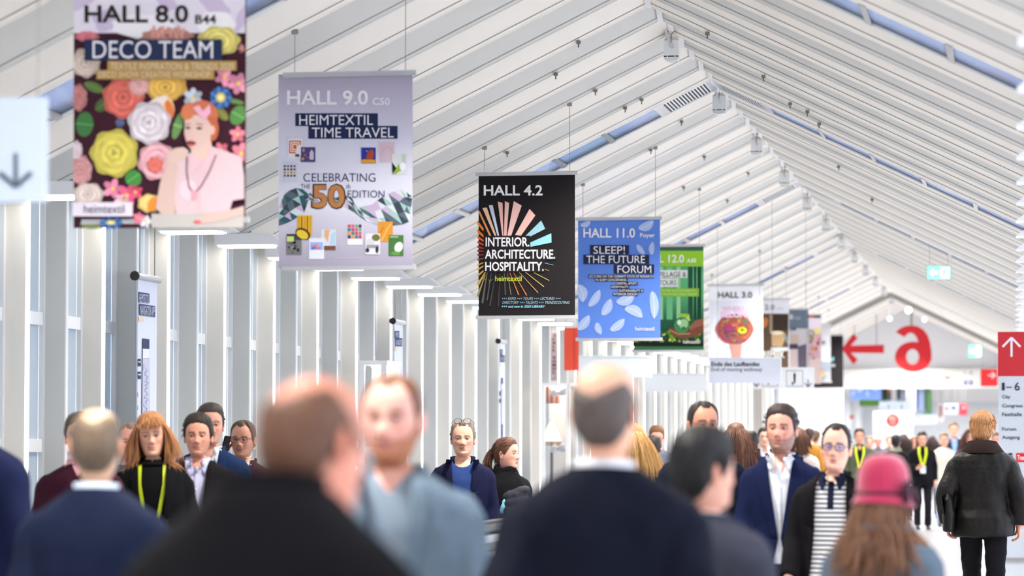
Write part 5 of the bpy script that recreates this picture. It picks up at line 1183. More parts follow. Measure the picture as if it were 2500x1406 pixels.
for lab, x0, x1, yt in (('white wall banner with navy heading left of the black ray banner', 961.5, 982, 789), ('third white wall banner on the left wall, below the black ray banner', 1218.5, 1232, 837)):
    t = wall_banner(lab, x0, x1, yt, .95, 1); w_ = x1 - x0; k = (VPY - yt) / 392.
    f = lambda q: x0 + w_ * q
    t.rect(f(.08), yt + 26 * k, f(.6), yt + 50 * k, NV, 2); t.rect(f(.12), yt + 50 * k, f(.95), yt + 78 * k, NV, 2); t.text('HEIMTEXTIL', f(.12), yt + 31 * k, f(.55), yt + 47 * k, (206, 210, 226), 4); t.text('NAVIGATOR', f(.16), yt + 56 * k, f(.9), yt + 74 * k, (206, 210, 226), 4)
    t.rect(f(.05), yt + 84 * k, f(.35), yt + 94 * k, (226, 206, 180), 2)
    t.rect(f(.3), yt + 142 * k, f(.62), yt + 392 * k, (80, 86, 116), 2); t.rect(f(.32), yt + 166 * k, f(.6), yt + 190 * k, (226, 228, 238), 3); t.rect(f(.32), yt + 192 * k, f(.6), yt + 330 * k, (196, 198, 216), 3)
    for y in (196, 226): t.rect(f(0), yt + y * k, f(.18), yt + (y + 18) * k, (64, 70, 98), 3)
    t.rel(t.build('printed_artwork', None))
# lit showcase with lamps and the light box by the left wall
def wY(x, X): r = ray(x, VPY); return X / r.x * r.y
def case(name, label, Y, x0, x1, ytop, depth, glow):
    a, b_ = PX(x0, ytop, Y), PX(x1, ytop, Y); root = empty(name, ((a.x + b_.x) / 2, Y + depth / 2, 0), label, 'showcase'); inv = Matrix.Translation((-(a.x + b_.x) / 2, -Y - depth / 2, 0))
    def rel(o): o.parent = root; o.matrix_parent_inverse = inv; return o
    X0, X1, Z = a.x, b_.x, a.z; f = .05; b = MB()
    for x in (X0, X1 - f):
        for y in (Y, Y + depth - f): b.box((x, y, .35), (x + f, y + f, Z - .04), mFrame)
    b.box((X0 - .01, Y - .01, Z - .04), (X1 + .01, Y + depth + .01, Z), mFrame); b.box((X0, Y, 0), (X1, Y + depth, .35), mFrame); rel(b.build('case_frame'))
    b = MB(); b.box((X0 + .02, Y + depth - .03, .35), (X1 - .02, Y + depth, Z - .05), M('case_back', (240, 232, 222), .6)); rel(b.build('back_panel'))
    b = MB(); b.box((X0 + f, Y + .01, .35), (X1 - f, Y + .018, Z - .05), mGlassR); b.box((X1 - .02, Y + f, .35), (X1 - .012, Y + depth - f, Z - .05), mGlassR); rel(b.build('glass'))
    b = MB(); b.box((X0 + .1, Y + .08, Z - .065), (X1 - .1, Y + depth - .1, Z - .045), M('case_light', (255, 236, 214), .4, emit=glow)); rel(b.build('case_lamp'))
    return X0, X1, Z, rel
cY = wY(1322, XL + .26); X0, X1, Z, rel = case('showcase', 'lit glass showcase with lampshades standing by the left wall', cY, 1321, 1391, 935, .7, 9)
sc = 7291 / cY / .985
mShade = M('striped_shade', (176, 104, 84), .7); 
def at(px): return PX(px, VPY, cY + .3).x
def zt(py_): return PX(1350, py_, cY + .3).z
cx = at(1350); ls = empty('striped_lampshade', (cx, cY + .3, zt(985)), 'brown and salmon striped drum lampshade hanging in the showcase', 'lampshade'); R_ = (at(1367) - at(1333)) / 2; h = zt(945) - zt(985)
b = MB(); N = 24
for j in range(N):
    a0, a1 = 2 * pi * j / N, 2 * pi * (j + 1) / N; m = [mShade, M('shade_light', (222, 160, 134), .7), M('shade_dark', (130, 74, 62), .7)][j % 3]
    b.add([(R_ * cos(a0), R_ * sin(a0), 0), (R_ * cos(a1), R_ * sin(a1), 0), (R_ * cos(a1), R_ * sin(a1), h), (R_ * cos(a0), R_ * sin(a0), h), (R_ * .97 * cos(a0), R_ * .97 * sin(a0), 0), (R_ * .97 * cos(a1), R_ * .97 * sin(a1), 0), (R_ * .97 * cos(a1), R_ * .97 * sin(a1), h), (R_ * .97 * cos(a0), R_ * .97 * sin(a0), h)], [(0, 1, 2, 3), (7, 6, 5, 4), (0, 4, 5, 1), (3, 2, 6, 7)], m)
b.build('shade', ls)
b = MB(); b.tube([(0, 0, h * .5), (0, 0, Z - .05 - zt(985))], .008, mBlack, 6)
for k in range(3): b.tube([(0, 0, h * .9), (R_ * .97 * cos(k * 2.1), R_ * .97 * sin(k * 2.1), h * .9)], .006, mBlack, 5)
b.build('flex', ls)
tl = empty('table_lamp', (at(1347), cY + .3, .35), 'lamp with cream bell shade on a dark stem in the showcase', 'lamp'); zb, zz = zt(1078) - .35, zt(1032) - .35; r1 = (at(1369) - at(1324)) / 2
b = MB(); n_ = 28
prof = [(r1, zb), (r1 * .98, zb + .02), (r1 * .80, zb + (zz - zb) * .3), (r1 * .62, zb + (zz - zb) * .6), (r1 * .42, zb + (zz - zb) * .85), (r1 * .2, zz)]
b.lathe(prof, M('cream_shade', (250, 234, 208), .7, emit=.5), n_); b.build('shade', tl, True)
b = MB()
for j in range(40): b.tube([(r1 * cos(j * .157), r1 * sin(j * .157), zb + .005), (r1 * cos(j * .157), r1 * sin(j * .157), zb - .05)], .008, M('fringe_gold', (186, 150, 100), .7), 4)
b.build('fringe', tl)
b = MB(); b.lathe([(.13, 0), (.13, .02), (.04, .06), (.025, .12), (.045, .25), (.025, .4), (.02, zb), (.02, zz - .03)], M('dark_stem', (70, 52, 44), .4), 16); b.build('stem', tl, True)
for i, (px, py_) in enumerate(((1359, 958), (1358, 1096), (1379, 957), (1379, 1093))):
    s_ = empty('spotlight', (at(px), cY + .12, zt(py_)), ['round spotlight beside the striped lampshade in the showcase', 'round spotlight below the cream lampshade in the showcase', 'upper spotlight near the right edge of the showcase', 'lower spotlight near the right edge of the showcase'][i], 'lamp')
    b = MB(); b.lathe([(.015, -.03), (.055, -.01), (.06, .0), (.05, .02), (.02, .06)], mAlu, 14); o = b.build('can', s_, True); o.rotation_euler = (radians(60), 0, 0)
    b = MB(); b.lathe([(.001, -.034), (.05, -.012), (.05, -.01)], M('spot_glow', (255, 240, 222), .4, emit=6), 14); o = b.build('bulb', s_, True); o.rotation_euler = (radians(60), 0, 0)
    xe = X1 - .05 if i > 1 else at(px); b = MB(); b.tube([(0, .0, 0), (0, .05, .05), (0, .52 , .06)], .012, mAlu, 6); b.build('arm', s_)
# light box with a picture and the white doorway panel beside it
lY = wY(878, XL + .25); X0, X1, Z, rel = case('showcase', 'bright showcase with pale goods in front of the left wall, behind the red bearded man', lY, 876, 943, 880, .6, 12)
b = MB(); R = random.Random(5)
px_ = lambda px: PX(px, VPY, lY + .25).x
bl = empty('striped_cushion', (px_(893), lY + .25, .35), 'blue and yellow striped cushion stack in the bright showcase', 'cushion')
for i, (zc, m) in enumerate(((.1, (70, 100, 170)), (.3, (220, 210, 120)), (.5, (200, 206, 214)), (.7, (80, 110, 180)), (.9, (226, 218, 150)), (1.1, (210, 214, 222)))):
    b = MB(); b.lathe([(.02, -.09), (.2, -.08), (.24, 0), (.2, .08), (.02, .09)], M('cushion_%d' % i, m, .8), 16, (0, 0, zc)); b.build('cushion_pad', bl, True)
# hung cloths near the showcase
Yr = wY(1378, XL + .45); t = board('red_banner', 'plain red banner hanging left of the blue feather banner', 'banner', Yr, 1377, 800, 1413, 904, M('orange_red_cloth', (238, 88, 66), .8), .02)
t.rect(1400, 800, 1404, 903, (228, 78, 58), 1); t.rel(t.build('fold', None))  # fold only painted, as a darker strip on flat cloth
Yr = wY(1345, XL + .43); t = board('narrow_banner', 'narrow brown patterned banner hanging above the lit showcase', 'banner', Yr, 1345, 812, 1359, 929, M('brown_cloth', (176, 160, 160), .8), .02)
R = random.Random(2)
for i in range(12): t.rect(1346 + R.uniform(0, 5), 816 + i * 9, 1352 + R.uniform(0, 6), 822 + i * 9, R.choice([(150, 120, 126), (120, 90, 90), (196, 180, 184)]), 1 + i % 2)
t.rel(t.build('printed_pattern', None))
# moving walkway balustrades
mBal = M('balustrade_steel', (120, 122, 124), .3, .8); mDk = M('walkway_dark', (54, 56, 58), .45)
def balustrade(label, X, y0, y1):
    r = empty('balustrade', (X, (y0 + y1) / 2, 0), label, 'balustrade'); L = (y1 - y0) / 2
    b = MB(); b.box((-.03, -L + .3, .18), (.03, L - .3, 1.0), glass_mat('balustrade_glass', (.55, .62, .64), (.3, .34, .35), .35, .15)); b.build('glass_panel', r)
    b = MB(); path = [(0, -L + .25, .30), (0, -L + .06, .45), (0, -L, .68), (0, -L + .06, .92), (0, -L + .3, 1.075), (0, L - .3, 1.075), (0, L - .06, .92), (0, L, .68), (0, L - .06, .45), (0, L - .25, .30)]
    b.tube(path, .042, mBlack, 10); b.build('handrail', r, True)
    b = MB(); b.box((-.05, -L + .25, .985), (.05, L - .25, 1.03), mSteel); b.box((-.06, -L + .3, .90), (.06, L - .3, .93), mSteel); b.build('top_trim', r)
    b = MB(); b.box((-.16, -L, 0), (.16, L, .20), mBal); b.build('skirting', r); return r
balustrade('dark handrail balustrade in front of the man in the open navy jacket', -3.2, 15.5, 27)
b = MB(); b.box((-5.45, 12, -.01), (-3.4, 30, .003), mDk); wk = b.build('walkway_belt'); tag(wk, 'dark ribbed belt of the moving walkway beside the balustrade', 'walkway')
# ------------------------------------------------------------------ the far end
YE = 78.10
gl = MB(); gz = 2.93; X0, X1 = XL - .2, XR + .2
gl.extrude([(X0, gz + .46), (X1, gz + .46), (X1, roof_z(X1) + .28), (XM, ZR + .28), (X0, roof_z(X0) + .28)], 'y', YE, YE + .15, M('gable_white', (224, 225, 228), .6))
tag(gl.build('wall_end'), kind='structure')
bd = MB(); bd.box((X0, YE - .25, gz), (X1, YE, gz + .5), M('beam_white', (226, 224, 220), .5)); bm_ = tag(bd.build('trim_1'), kind='structure')
t = Art((0, YE - .25, 0), (0, -1, 0)); t.rect(2305, 904, 2345, 906, (206, 216, 180), 1); t.poly([(2307, 915), (2310, 915), (2311, 922), (2316, 922), (2316, 915), (2319, 915), (2319, 926), (2307, 926)], (222, 90, 80), 2); t.rect(2308, 931, 2334, 936, (196, 200, 208), 1)
t.text('1 - 6', 2354, 904, 2374, 913, (96, 98, 104), 2, .01); t.rect(2353, 929, 2362, 940, (60, 80, 150), 2); t.rect(2366, 929, 2375, 940, (60, 80, 150), 2); t.line([(2357.5, 931), (2357.5, 938)], 2, (226, 230, 240), 3); t.line([(2370.5, 931), (2370.5, 938)], 2, (226, 230, 240), 3)
t.build('printed_signs', bm_)
# dark beam where the lower roof begins
b = MB(); lo = [(XL - .14, roof_z(XL - .14)), (XM, ZR), (XR + .14, roof_z(XR + .14))]
b.extrude([(x, z - .10) for x, z in lo] + [(x, z + .18) for x, z in reversed(lo)], 'y', 68.6, 68.78, M('beam_grey', (150, 146, 142), .6)); tag(b.build('trim_2'), kind='structure')
t = board('red_board', 'red board with a white arrow hanging left of the pylon', 'sign', 71.00, 2394, 901, 2436, 943, M('board_red', (222, 40, 44), .5)); arrow(t, 2412, 916, 2430, 916, 3.4, (240, 214, 216), 2, .5, .42); t.rel(t.build('arrow_print', None))
# round wall lamps on the gable
for i, (x, y, r_) in enumerate(((2218, 757, 7), (2172, 778, 6), (2257, 780, 6))):
    p = PX(x, y, 73.); rr = r_ * 73. / 7291; l = empty('globe_lamp', p, ['bright globe lamp high under the ridge, above the mirrored 6', 'white globe lamp left of the top of the mirrored 6', 'white globe lamp right of the top of the mirrored 6'][i], 'lamp')
    b = MB(); b.lathe([(rr * sin(a), -rr * cos(a)) for a in np.linspace(.05, pi - .05, 10)], M('globe_glow%d' % (i > 0), (255, 246, 224) if not i else (240, 240, 240), .4, emit=4 if not i else .6), 16); b.build('globe', l, True)
    b = MB(); b.tube([(0, 0, rr * .9), (0, 0, roof_z(p.x) - p.z + .02)], .02, mFrame, 6); b.build('rod', l)
# hall continuing beyond the opening
mFarW = M('far_wall_white', (238, 240, 244), .6)
b = MB(); b.box((-7.6, YE + .2, 0), (-7.4, 150, 3.6), mFarW); tag(b.build('wall_far_left'), kind='structure')
b = MB(); b.box((3.3, YE + .2, 0), (3.5, 150, 3.6), mFarW); tag(b.build('wall_far_right'), kind='structure')
b = MB(); b.box((-7.6, 150, 0), (3.5, 150.2, 4.2), mFarW); tag(b.build('wall_far_end'), kind='structure')
b = MB()
for y in range(0, 18):                          # shallow barrel bays of the low roof
    y0 = YE + .3 + y * 4; pts = [(y0 + 3.95 * q, 3.45 + .4 * sin(pi * q)) for q in np.linspace(0, 1, 9)]
    b.extrude(pts + [(yy, z + .08) for yy, z in reversed(pts)], 'x', -7.6, 3.5, mDeck)
tag(b.build('ceiling_far'), kind='structure')
for y in range(82, 150, 9): lamp('far_hall_lamp', 'AREA', (-2.2, y, 3.3), (0, 0, 0), 190, size=7, size_y=1.)
# glazed screens and the grey pillar on the left beyond the showcase
def px_box(name, kind_label, Y, x0, y0, x1, y1, mat, th=.1, label=None, cat=None):
    a, b_ = PX(x0, y0, Y), PX(x1, y1, Y); b = MB(); b.box((a.x, Y, max(0, b_.z)), (b_.x, Y + th, a.z), mat); o = b.build(name)
    tag(o, label, cat, None, kind_label); return o
a, b_ = PX(1840, 900, 60), PX(1861, 900, 60); b = MB(); b.box((a.x, 60, 0), (b_.x, 60.2, roof_z(a.x) + .1), M('pillar_grey', (176, 172, 166), .6)); tag(b.build('pillar'), kind='structure')
px_box('glass_screen', None, 77.2, 1902, 946, 2060, 1230, M('glass_screen_white', (226, 234, 242), .3, emit=.22), .08, 'pale glass partition below the black banner at the far end', 'partition')  # faint glow of its own, painting in brightness behind the glass
t = board('round_sign_wall', 'white stand wall with a round red sign, behind the crowd', 'stand wall', 82.36, 2132, 1004, 2229, 1140, M('stand_white', (228, 226, 232), .5), .2, False)
b_ = t.box[1]; t.ell(2179.5, 1026, 16.5, 16.5, (228, 62, 50), 2, 0, 28); t.text('HALL', 2171, 1016, 2188, 1025, (240, 200, 196), 3); t.text('11', 2175, 1028, 2184, 1036, (240, 200, 196), 3); t.rect(2150, 1050, 2215, 1072, (234, 218, 226), 1); t.rel(t.build('round_sign_print', None))
b = MB(); q = t.box; b.box((q[0].x, 82.38, 0), (q[1].x, 82.54, q[1].z + .01), M('stand_white', (228, 226, 232), .5)); t.rel(b.build('stand_base'))
def far_board(name, label, cat, Y, x0, y0, x1, y1, c, prints=()):
    t = board(name, label, cat, Y, x0, y0, x1, y1, M('fb_%d_%d_%d' % c, c, .6), .05, False)
    a, b_ = t.box
    for x in (a.x + .08, b_.x - .08): b = MB(); b.tube([(x, Y + .02, a.z), (x, Y + .02, 3.9 if Y > YE else roof_z(x))], .006, mCord, 5); t.rel(b.build('cord'))
    for i, (x0, y0, x1, y1, c) in enumerate(prints): t.rect(x0, y0, x1, y1, c, 1 + i % 3)
    return t
t = far_board('hanging_banner', 'blue feather banner beyond the beam, below the red arrow', 'banner', 84.49, 2075, 868, 2151, 976, (116, 146, 222)); a = t
for x, y in ((2085, 960), (2100, 952), (2120, 962), (2138, 950), (2094, 880), (2142, 876)): feather(t, x, y, 14, 6, x * .7, 2, 2)
t.text('HALL 11', 2092, 876, 2128, 889, WHT, 4, .01); t.rel(t.build('printed_artwork', None))
t = far_board('hanging_banner', 'green mossy banner right behind the far blue banner', 'banner', 89.46, 2098, 890, 2166, 991, (96, 130, 84), ((2100, 972, 2145, 990, (110, 160, 60)), (2150, 945, 2166, 975, (50, 70, 60)), (2152, 890, 2166, 898, (110, 190, 110)))); t.rel(t.build('printed_artwork', None))
t = far_board('hanging_banner', 'red and dark green banner right of the far blue banner', 'banner', 93.72, 2135, 940, 2176, 978, (84, 84, 78), ((2135, 940, 2176, 945, (226, 90, 70)), (2152, 946, 2166, 960, (60, 110, 80)), (2168, 945, 2175, 956, (226, 100, 80)))); t.rel(t.build('printed_artwork', None))
for i, (x0, x1, y1, c, c2, lab) in enumerate(((2188, 2213, 985, (150, 156, 166), (60, 62, 70), 'grey and black banner over the far crowd'), (2212, 2236, 1008, (190, 176, 180), (120, 90, 96), 'pink and plum banner over the far crowd'), (2232, 2258, 1008, (170, 186, 214), (90, 130, 206), 'light blue banner over the far crowd'), (2252, 2275, 1010, (120, 170, 110), (60, 110, 60), 'green leafy banner over the far crowd'), (2290, 2305, 1030, (190, 176, 176), (110, 80, 84), 'narrow mottled plum banner at the far right end'))):
    t = far_board('hanging_banner', lab, 'banner', 88.04 + i * 3.5, x0, 940 if i < 4 else 985, x1, y1, c, ((x0 + 3, 946 if i < 4 else 990, x0 + 10, y1 - 12, c2), (x0 + 11, 960 if i < 4 else 1000, x1 - 3, y1 - 6, tuple(min(255, int(v * 1.15)) for v in c)))); t.rel(t.build('printed_artwork', None))
t = far_board('overhead_board', 'pale board with two pedestrian signs above the round red sign', 'sign', 80.94, 2146, 980, 2229, 1004, (218, 228, 236)); pedestrian(t, 2170, 993, 12); pedestrian(t, 2201, 993, 12); t.rect(2184, 982, 2185, 1003, (190, 200, 208), 1); t.rel(t.build('pictogram_print', None))
t = far_board('overhead_board', 'long pale board right of the round red sign wall', 'sign', 85.20, 2229, 1013, 2288, 1036, (208, 220, 232), ((2232, 1017, 2252, 1020, (170, 186, 206)),)); t.rel(t.build('print', None))
t = far_board('overhead_board', 'white board with red and blue symbols at the far right end', 'sign', 90.88, 2306, 985, 2340, 1012, (228, 228, 236), ((2309, 992, 2315, 1001, (226, 80, 80)), (2322, 991, 2334, 999, (90, 120, 206)))); t.rel(t.build('print', None))
t = far_board('red_board', 'red square board at the far right end beside the leather coat', 'sign', 91.02, 2339, 986, 2362, 1013, (222, 66, 80), ((2350, 992, 2357, 998, (240, 180, 186)),)); t.rel(t.build('print', None))
t = far_board('red_board', 'tiny red sign above the man with the olive backpack', 'sign', 86.62, 2074, 1014, 2084, 1022, (216, 50, 54), ((2076, 1016, 2080, 1018, (236, 170, 170)),)); t.rel(t.build('print', None))
# ------------------------------------------------------------------ the people
SUITN = ('navy_wool', (24, 29, 48)); BLK = ('black_wool', (20, 19, 22)); WSH = ('white_shirt', (226, 228, 236))
OPEN1 = [(1.51, .066, 1.06, .010), (1.06, .010, .78, .05)]
def suit(c, **k): return dict(dict(mat=c, kind='suit', collar=dict(a=.080, gap=.75)), **k)
# near walkers seen from behind
person('balding man in a black suit seen from behind, nearest the camera, head turned aside', 664, 928, 5.1, 172, dict(skin=(206, 136, 112), hair=dict(c=(92, 62, 46), t=.012, bald=.062, mess=.3), top=suit(('black_suit', (13, 12, 16)), ease=.03, collar=dict(a=.086, gap=.6, up=.02)), turn=-24, slope=.075, lean=6, nod=12, hoff=(-.045, -.045, -.07), topadd=-.085, build=1.1, sh=1.08, no_face=False, stub=(96, 66, 50), stub_a=.12, neck=1.1, shirt=dict(mat=('dark_shirt', (40, 38, 44)))), 'mid')
person('red bearded man in a grey blue jacket walking towards the camera, out of focus', 962, 920, 8.3, 4, dict(skin=(228, 172, 156), hair=dict(c=(112, 72, 50), t=.006, top=.004, line='recede', mess=.3), beard=(160, 96, 58), beard_a=.9, brow=(104, 66, 48), brow_w=.0055, top=suit(('grey_blue_jacket', (98, 114, 128)), open=[(1.51, .07, 1.16, .05), (1.16, .05, .78, .06)], lapel=.06, ease=.03, amp=.014), shirt=dict(mat=('grey_blue_tee', (122, 136, 150)), neck=(.06, 1.43)), turn=-8, arms=('fore', 'swing'), step=.6, sh=1.04), 'mid')
person('bald man in a navy suit seen from behind at the centre, white shirt collar', 1478, 888, 7.7, 177, dict(skin=(222, 170, 142), hair=dict(c=(84, 74, 70), t=.009, bald=.046, mess=.3), stub=(120, 104, 94), stub_a=.15, top=suit(('navy_suit_cloth', (17, 20, 33)), ease=.032, collar=dict(a=.084, gap=.6, z1=1.474, up=.02), amp=.014), shirt=dict(mat=WSH, collar=True, points=False, gap=.3), slope=.035, turn=-8, nod=-4, sh=1.1, build=1.08, arms=('swing', 'swing'), step=-.5), 'mid')
person('man with thick black hair and dark grey jacket seen from behind, face turned right', 1716, 1056, 8.6, 148, dict(skin=(214, 160, 138), hair=dict(c=(24, 23, 26), t=.018, top=.010, mess=.6, tufts=260, len=.03, lift=.15), top=suit(('charcoal_jacket', (54, 56, 68)), ease=.03, amp=.008), shirt=dict(mat=WSH, collar=True, points=False), turn=-16, sh=1.08, arms=('swing', 'down')), 'mid')
root, place, _, _ = person('woman in a pink cloche hat with long brown hair, seen from behind', 2155, 1110, 10.3, 166, dict(topadd=.03, skin=(222, 170, 148), fem=1., hair=dict(c=(124, 88, 66), t=.012, line='fem', long=.30, n=700, sr=.0038, curl=1.0, part=.3, zmax=-.005, spread=1.1), top=dict(mat=('blue_grey_coat', (88, 102, 116)), kind='coat', ease=.034, collar=dict(a=.10, b=.115, gap=.6, flare=.03), name='coat', bottom=.6), turn=-10, sh=.95), 'mid')
mHat = M('pink_felt', (170, 22, 70), .8, noise_s=30, noise_a=.1, sheen=.6)
b = MB(); n_ = 40; prof = [(0.001, .142), (.045, .138), (.078, .122), (.100, .090), (.108, .05), (.110, .01), (.112, -.02), (.124, -.045), (.134, -.058), (.131, -.061), (.118, -.045), (.106, -.015), (.104, .03)]
V = []
for r_, z in prof:
    for j in range(n_): a_ = 2 * pi * j / n_; V.append((r_ * .92 * sin(a_), .004 - r_ * 1.04 * cos(a_), z + .010 - .012 * cos(a_) * (z < 0)))
b.add(place(V).tolist(), grid_faces(len(prof), n_) + [tuple(range(n_))], mHat); ht = b.build('hat', root, True)
b = MB(); mBow = M('plum_ribbon', (58, 18, 40), .6)
b.tube([Vector(q) for q in place([(.105 * sin(a_), .004 - .117 * cos(a_), .0) for a_ in np.linspace(0, 2 * pi, 30)])], .008, mBow, 6)
for s in (1, -1):
    b.tube([Vector(q) for q in place([(-.108, .02, .0), (-.125, .02 + s * .02, .02 * s + .02), (-.128, .02 + s * .045, .035 * s), (-.120, .02 + s * .03, -.02 * s - .01), (-.108, .02, .0)])], [.006, .014, .016, .014, .006], mBow, 8)
b.build('hat_ribbon', ht, True)
person('older man with thin fair hair in a navy suit seen from behind at the left', 237, 998, 9.2, 184, dict(skin=(216, 172, 142), hair=dict(c=(104, 88, 72), t=.007, bald=.075, mess=.3), stub=(176, 140, 104), stub_a=.35, top=suit(('blue_navy_suit', (20, 27, 48)), ease=.03, collar=dict(a=.084, gap=.6, z1=1.474, up=.02), amp=.008), shirt=dict(mat=('pale_blue_shirt', (196, 208, 226)), collar=True, points=False), turn=4, sh=1.05, build=1.08, slope=.04), 'mid')
person('person in a blue suit cut off by the left edge of the picture', -72, 915, 12.2, 172, dict(skin=(214, 166, 142), hair=dict(c=(60, 50, 44)), top=suit(('royal_navy_suit', (20, 26, 54)), ease=.03), sh=1.05), 'lo')
# standing group on the walkway at the left
person('person in a burgundy sweater with a pink shirt collar, head hidden at the left', 196, 1014, 15.8, 12, dict(skin=(220, 164, 146), hair=dict(c=(90, 76, 66)), top=dict(mat=('burgundy_knit', (58, 24, 38)), kind='knit', name='sweater', neck=(.05, 1.42)), shirt=dict(mat=('pink_shirt', (226, 160, 172)), collar=True, points=True), build=1.1, hands=1), 'lo')
person('pink faced grey haired man mostly hidden behind the blond woman', 319, 1036, 18.6, 14, dict(skin=(226, 160, 142), hair=dict(c=(140, 116, 100), t=.006, line='recede'), top=dict(mat=('grey_jacket', (90, 92, 100)), kind='knit', name='sweater'), flush=.6), 'mid')
person('blond woman in black with a lime green lanyard standing at the left', 374, 1014, 16.6, 14, dict(skin=(222, 168, 142), fem=1., hair=dict(c=(178, 122, 78), t=.012, top=.012, line='fem', long=.235, n=950, sr=.0030, curl=.4, part=1.0, parting=.02, spread=.5, bangs=90), lips=(186, 92, 92), brow=(130, 90, 60), brow_w=.0026, iris=(90, 96, 90), top=dict(mat=('black_knit', (17, 16, 18)), kind='knit', name='cardigan', ease=.026, open=[(1.47, .085, 1.16, .07), (1.16, .07, .80, .09)], lapel=.05, amp=.008), shirt=dict(mat=('black_rollneck', (15, 15, 17)), collar=True, points=False, gap=.05), lanyard=dict(on='shirt', x=.07, z=1.02), lean=-4, sh=.95, smile=1), 'hi')
person('dark haired man with arms crossed, black jacket over a striped lilac shirt', 484, 1016, 17.3, 10, dict(skin=(214, 152, 126), hair=dict(c=(46, 37, 32), t=.013, top=.012, line='full', mess=.6, tufts=260, len=.028, lift=.2, sweep=(.2, .5, .0)), beard=(120, 90, 80), beard_a=.25, brow=(50, 36, 30), brow_w=.004, nose=1.15, top=dict(mat=('black_brown_jacket', (19, 14, 16)), kind='knit', ease=.03, open=[(1.51, .075, 1.12, .03), (1.12, .03, .80, .03)], lapel=.05, amp=.010), shirt=dict(m=None, mat=('lilac_striped_shirt', (196, 194, 220)), neck=(.05, 1.41), collar=True, buttons=True), arms=('cross', 'cross'), sh=1.05), 'hi')
person('taller man in a blue jacket standing behind the man with crossed arms', 513, 990, 18.4, 12, dict(skin=(216, 158, 134), hair=dict(c=(58, 50, 46), t=.011, top=.010, mess=.4, tufts=150, len=.02, lift=.25), beard=(110, 90, 80), beard_a=.2, top=suit(('blue_jacket', (24, 42, 76)), open=OPEN1, lapel=.06), shirt=dict(mat=WSH, neck=(.05, 1.41), collar=True), turn=6), 'mid')
root, place, _, _ = person('man in round glasses holding a phone to his ear, plum jacket', 594, 1031, 19.4, 2, dict(skin=(212, 152, 126), hair=dict(c=(84, 64, 54), t=.009, top=.008, line='recede', mess=.4), glasses=dict(n='brown', c=(66, 44, 36)), brow=(84, 60, 48), top=suit(('plum_jacket', (62, 32, 46)), open=OPEN1, lapel=.06), shirt=dict(mat=('beige_shirt', (214, 196, 176)), neck=(.05, 1.41), collar=True), arms=('down', 'phone'), turn=-4, beard=(130, 100, 88), beard_a=.25), 'mid')
w_ = root.matrix_basis if 0 else None
ph = empty('mobile_phone', PX(550, 1090, 19.25), 'dark mobile phone held to the ear of the man in round glasses', 'phone'); b = MB(); b.obox(Matrix.Rotation(radians(14), 4, 'Y') @ Matrix.Rotation(radians(70), 4, 'Z'), (.072, .009, .145), M('phone_case', (16, 16, 18), .25)); b.build('case', ph); b = MB(); b.obox(Matrix.Rotation(radians(14), 4, 'Y') @ Matrix.Rotation(radians(70), 4, 'Z') @ Matrix.Translation((0, -.006, .0)), (.066, .002, .136), M('phone_glass', (30, 32, 38), .1)); b.build('screen', ph)
# the sharp pair behind the balustrade
root, place, _, _ = person('grey haired man in an open navy jacket and blue tee, glasses on his head', 1130, 1031, 21, 9, dict(skin=(226, 172, 146), hair=dict(c=(128, 112, 100), t=.009, top=.010, line='recede', mess=.7, tufts=320, len=.020, lift=.2), brow=(120, 92, 72), iris=(80, 80, 70), flush=.55, top=suit(('navy_jacket_blue', (25, 27, 54)), open=[(1.51, .082, 1.25, .068), (1.25, .068, .78, .10)], lapel=.062, sh=1, amp=.006), shirt=dict(mat=('blue_tee', (46, 66, 118)), crew=True), sh=.93, build=.95, jaw=1.04, neck=1.05, hs=(1.05, 1, 1.03), legs=('dark_blue_jeans', (34, 40, 66))), 'hi')
b = MB(); glasses(b, place, {}, M('frame_dark', (26, 26, 28), .3), glass_mat('lens_clear', (.93, .94, .95), (.8, .8, .8), .05, .1), .125); b.build('spectacles', root)
root, place, _, _ = person('young woman with a brown ponytail and black scarf coat, looking right', 1236, 1071, 21.6, 52, dict(skin=(224, 168, 146), fem=1., hair=dict(c=(96, 62, 47), t=.009, top=.006, line='fem', mess=.4, tufts=420, len=.05, lift=.05, sweep=(0, 1, -.1), sr=.0016), lips=(178, 92, 88), brow=(58, 38, 30), brow_w=.003, nose=1.1, top=dict(mat=('black_coat', (19, 18, 20)), kind='coat', ease=.04, name='coat', bottom=.62, amp=.011), scarf=('black_scarf', (17, 16, 18)), arms=('hold', 'hold'), turn=22, sh=.92), 'hi')
b = MB(); hm = hair_mat((96, 62, 47)); R = random.Random(6); rt = []; dr = []
for i in range(170): rt.append(Vector((R.uniform(-.02, .02), .108 + R.uniform(-.01, .012), .030 + R.uniform(-.02, .02)))); dr.append(Vector((R.uniform(-.25, .25), .8, -.15 + R.uniform(-.25, .25))))
strands(b, place, rt, dr, .22, .0028, hm, 4, .5, 4.2, 7, 5); b.build('ponytail', root, True)
b = MB(); b.tube([Vector(q) for q in place([(.026 * cos(a_), .118, .032 + .026 * sin(a_)) for a_ in np.linspace(0, 2 * pi, 16)])], .007, M('hair_tie', (60, 40, 40), .6), 6); b.build('hair_tie', root, True)
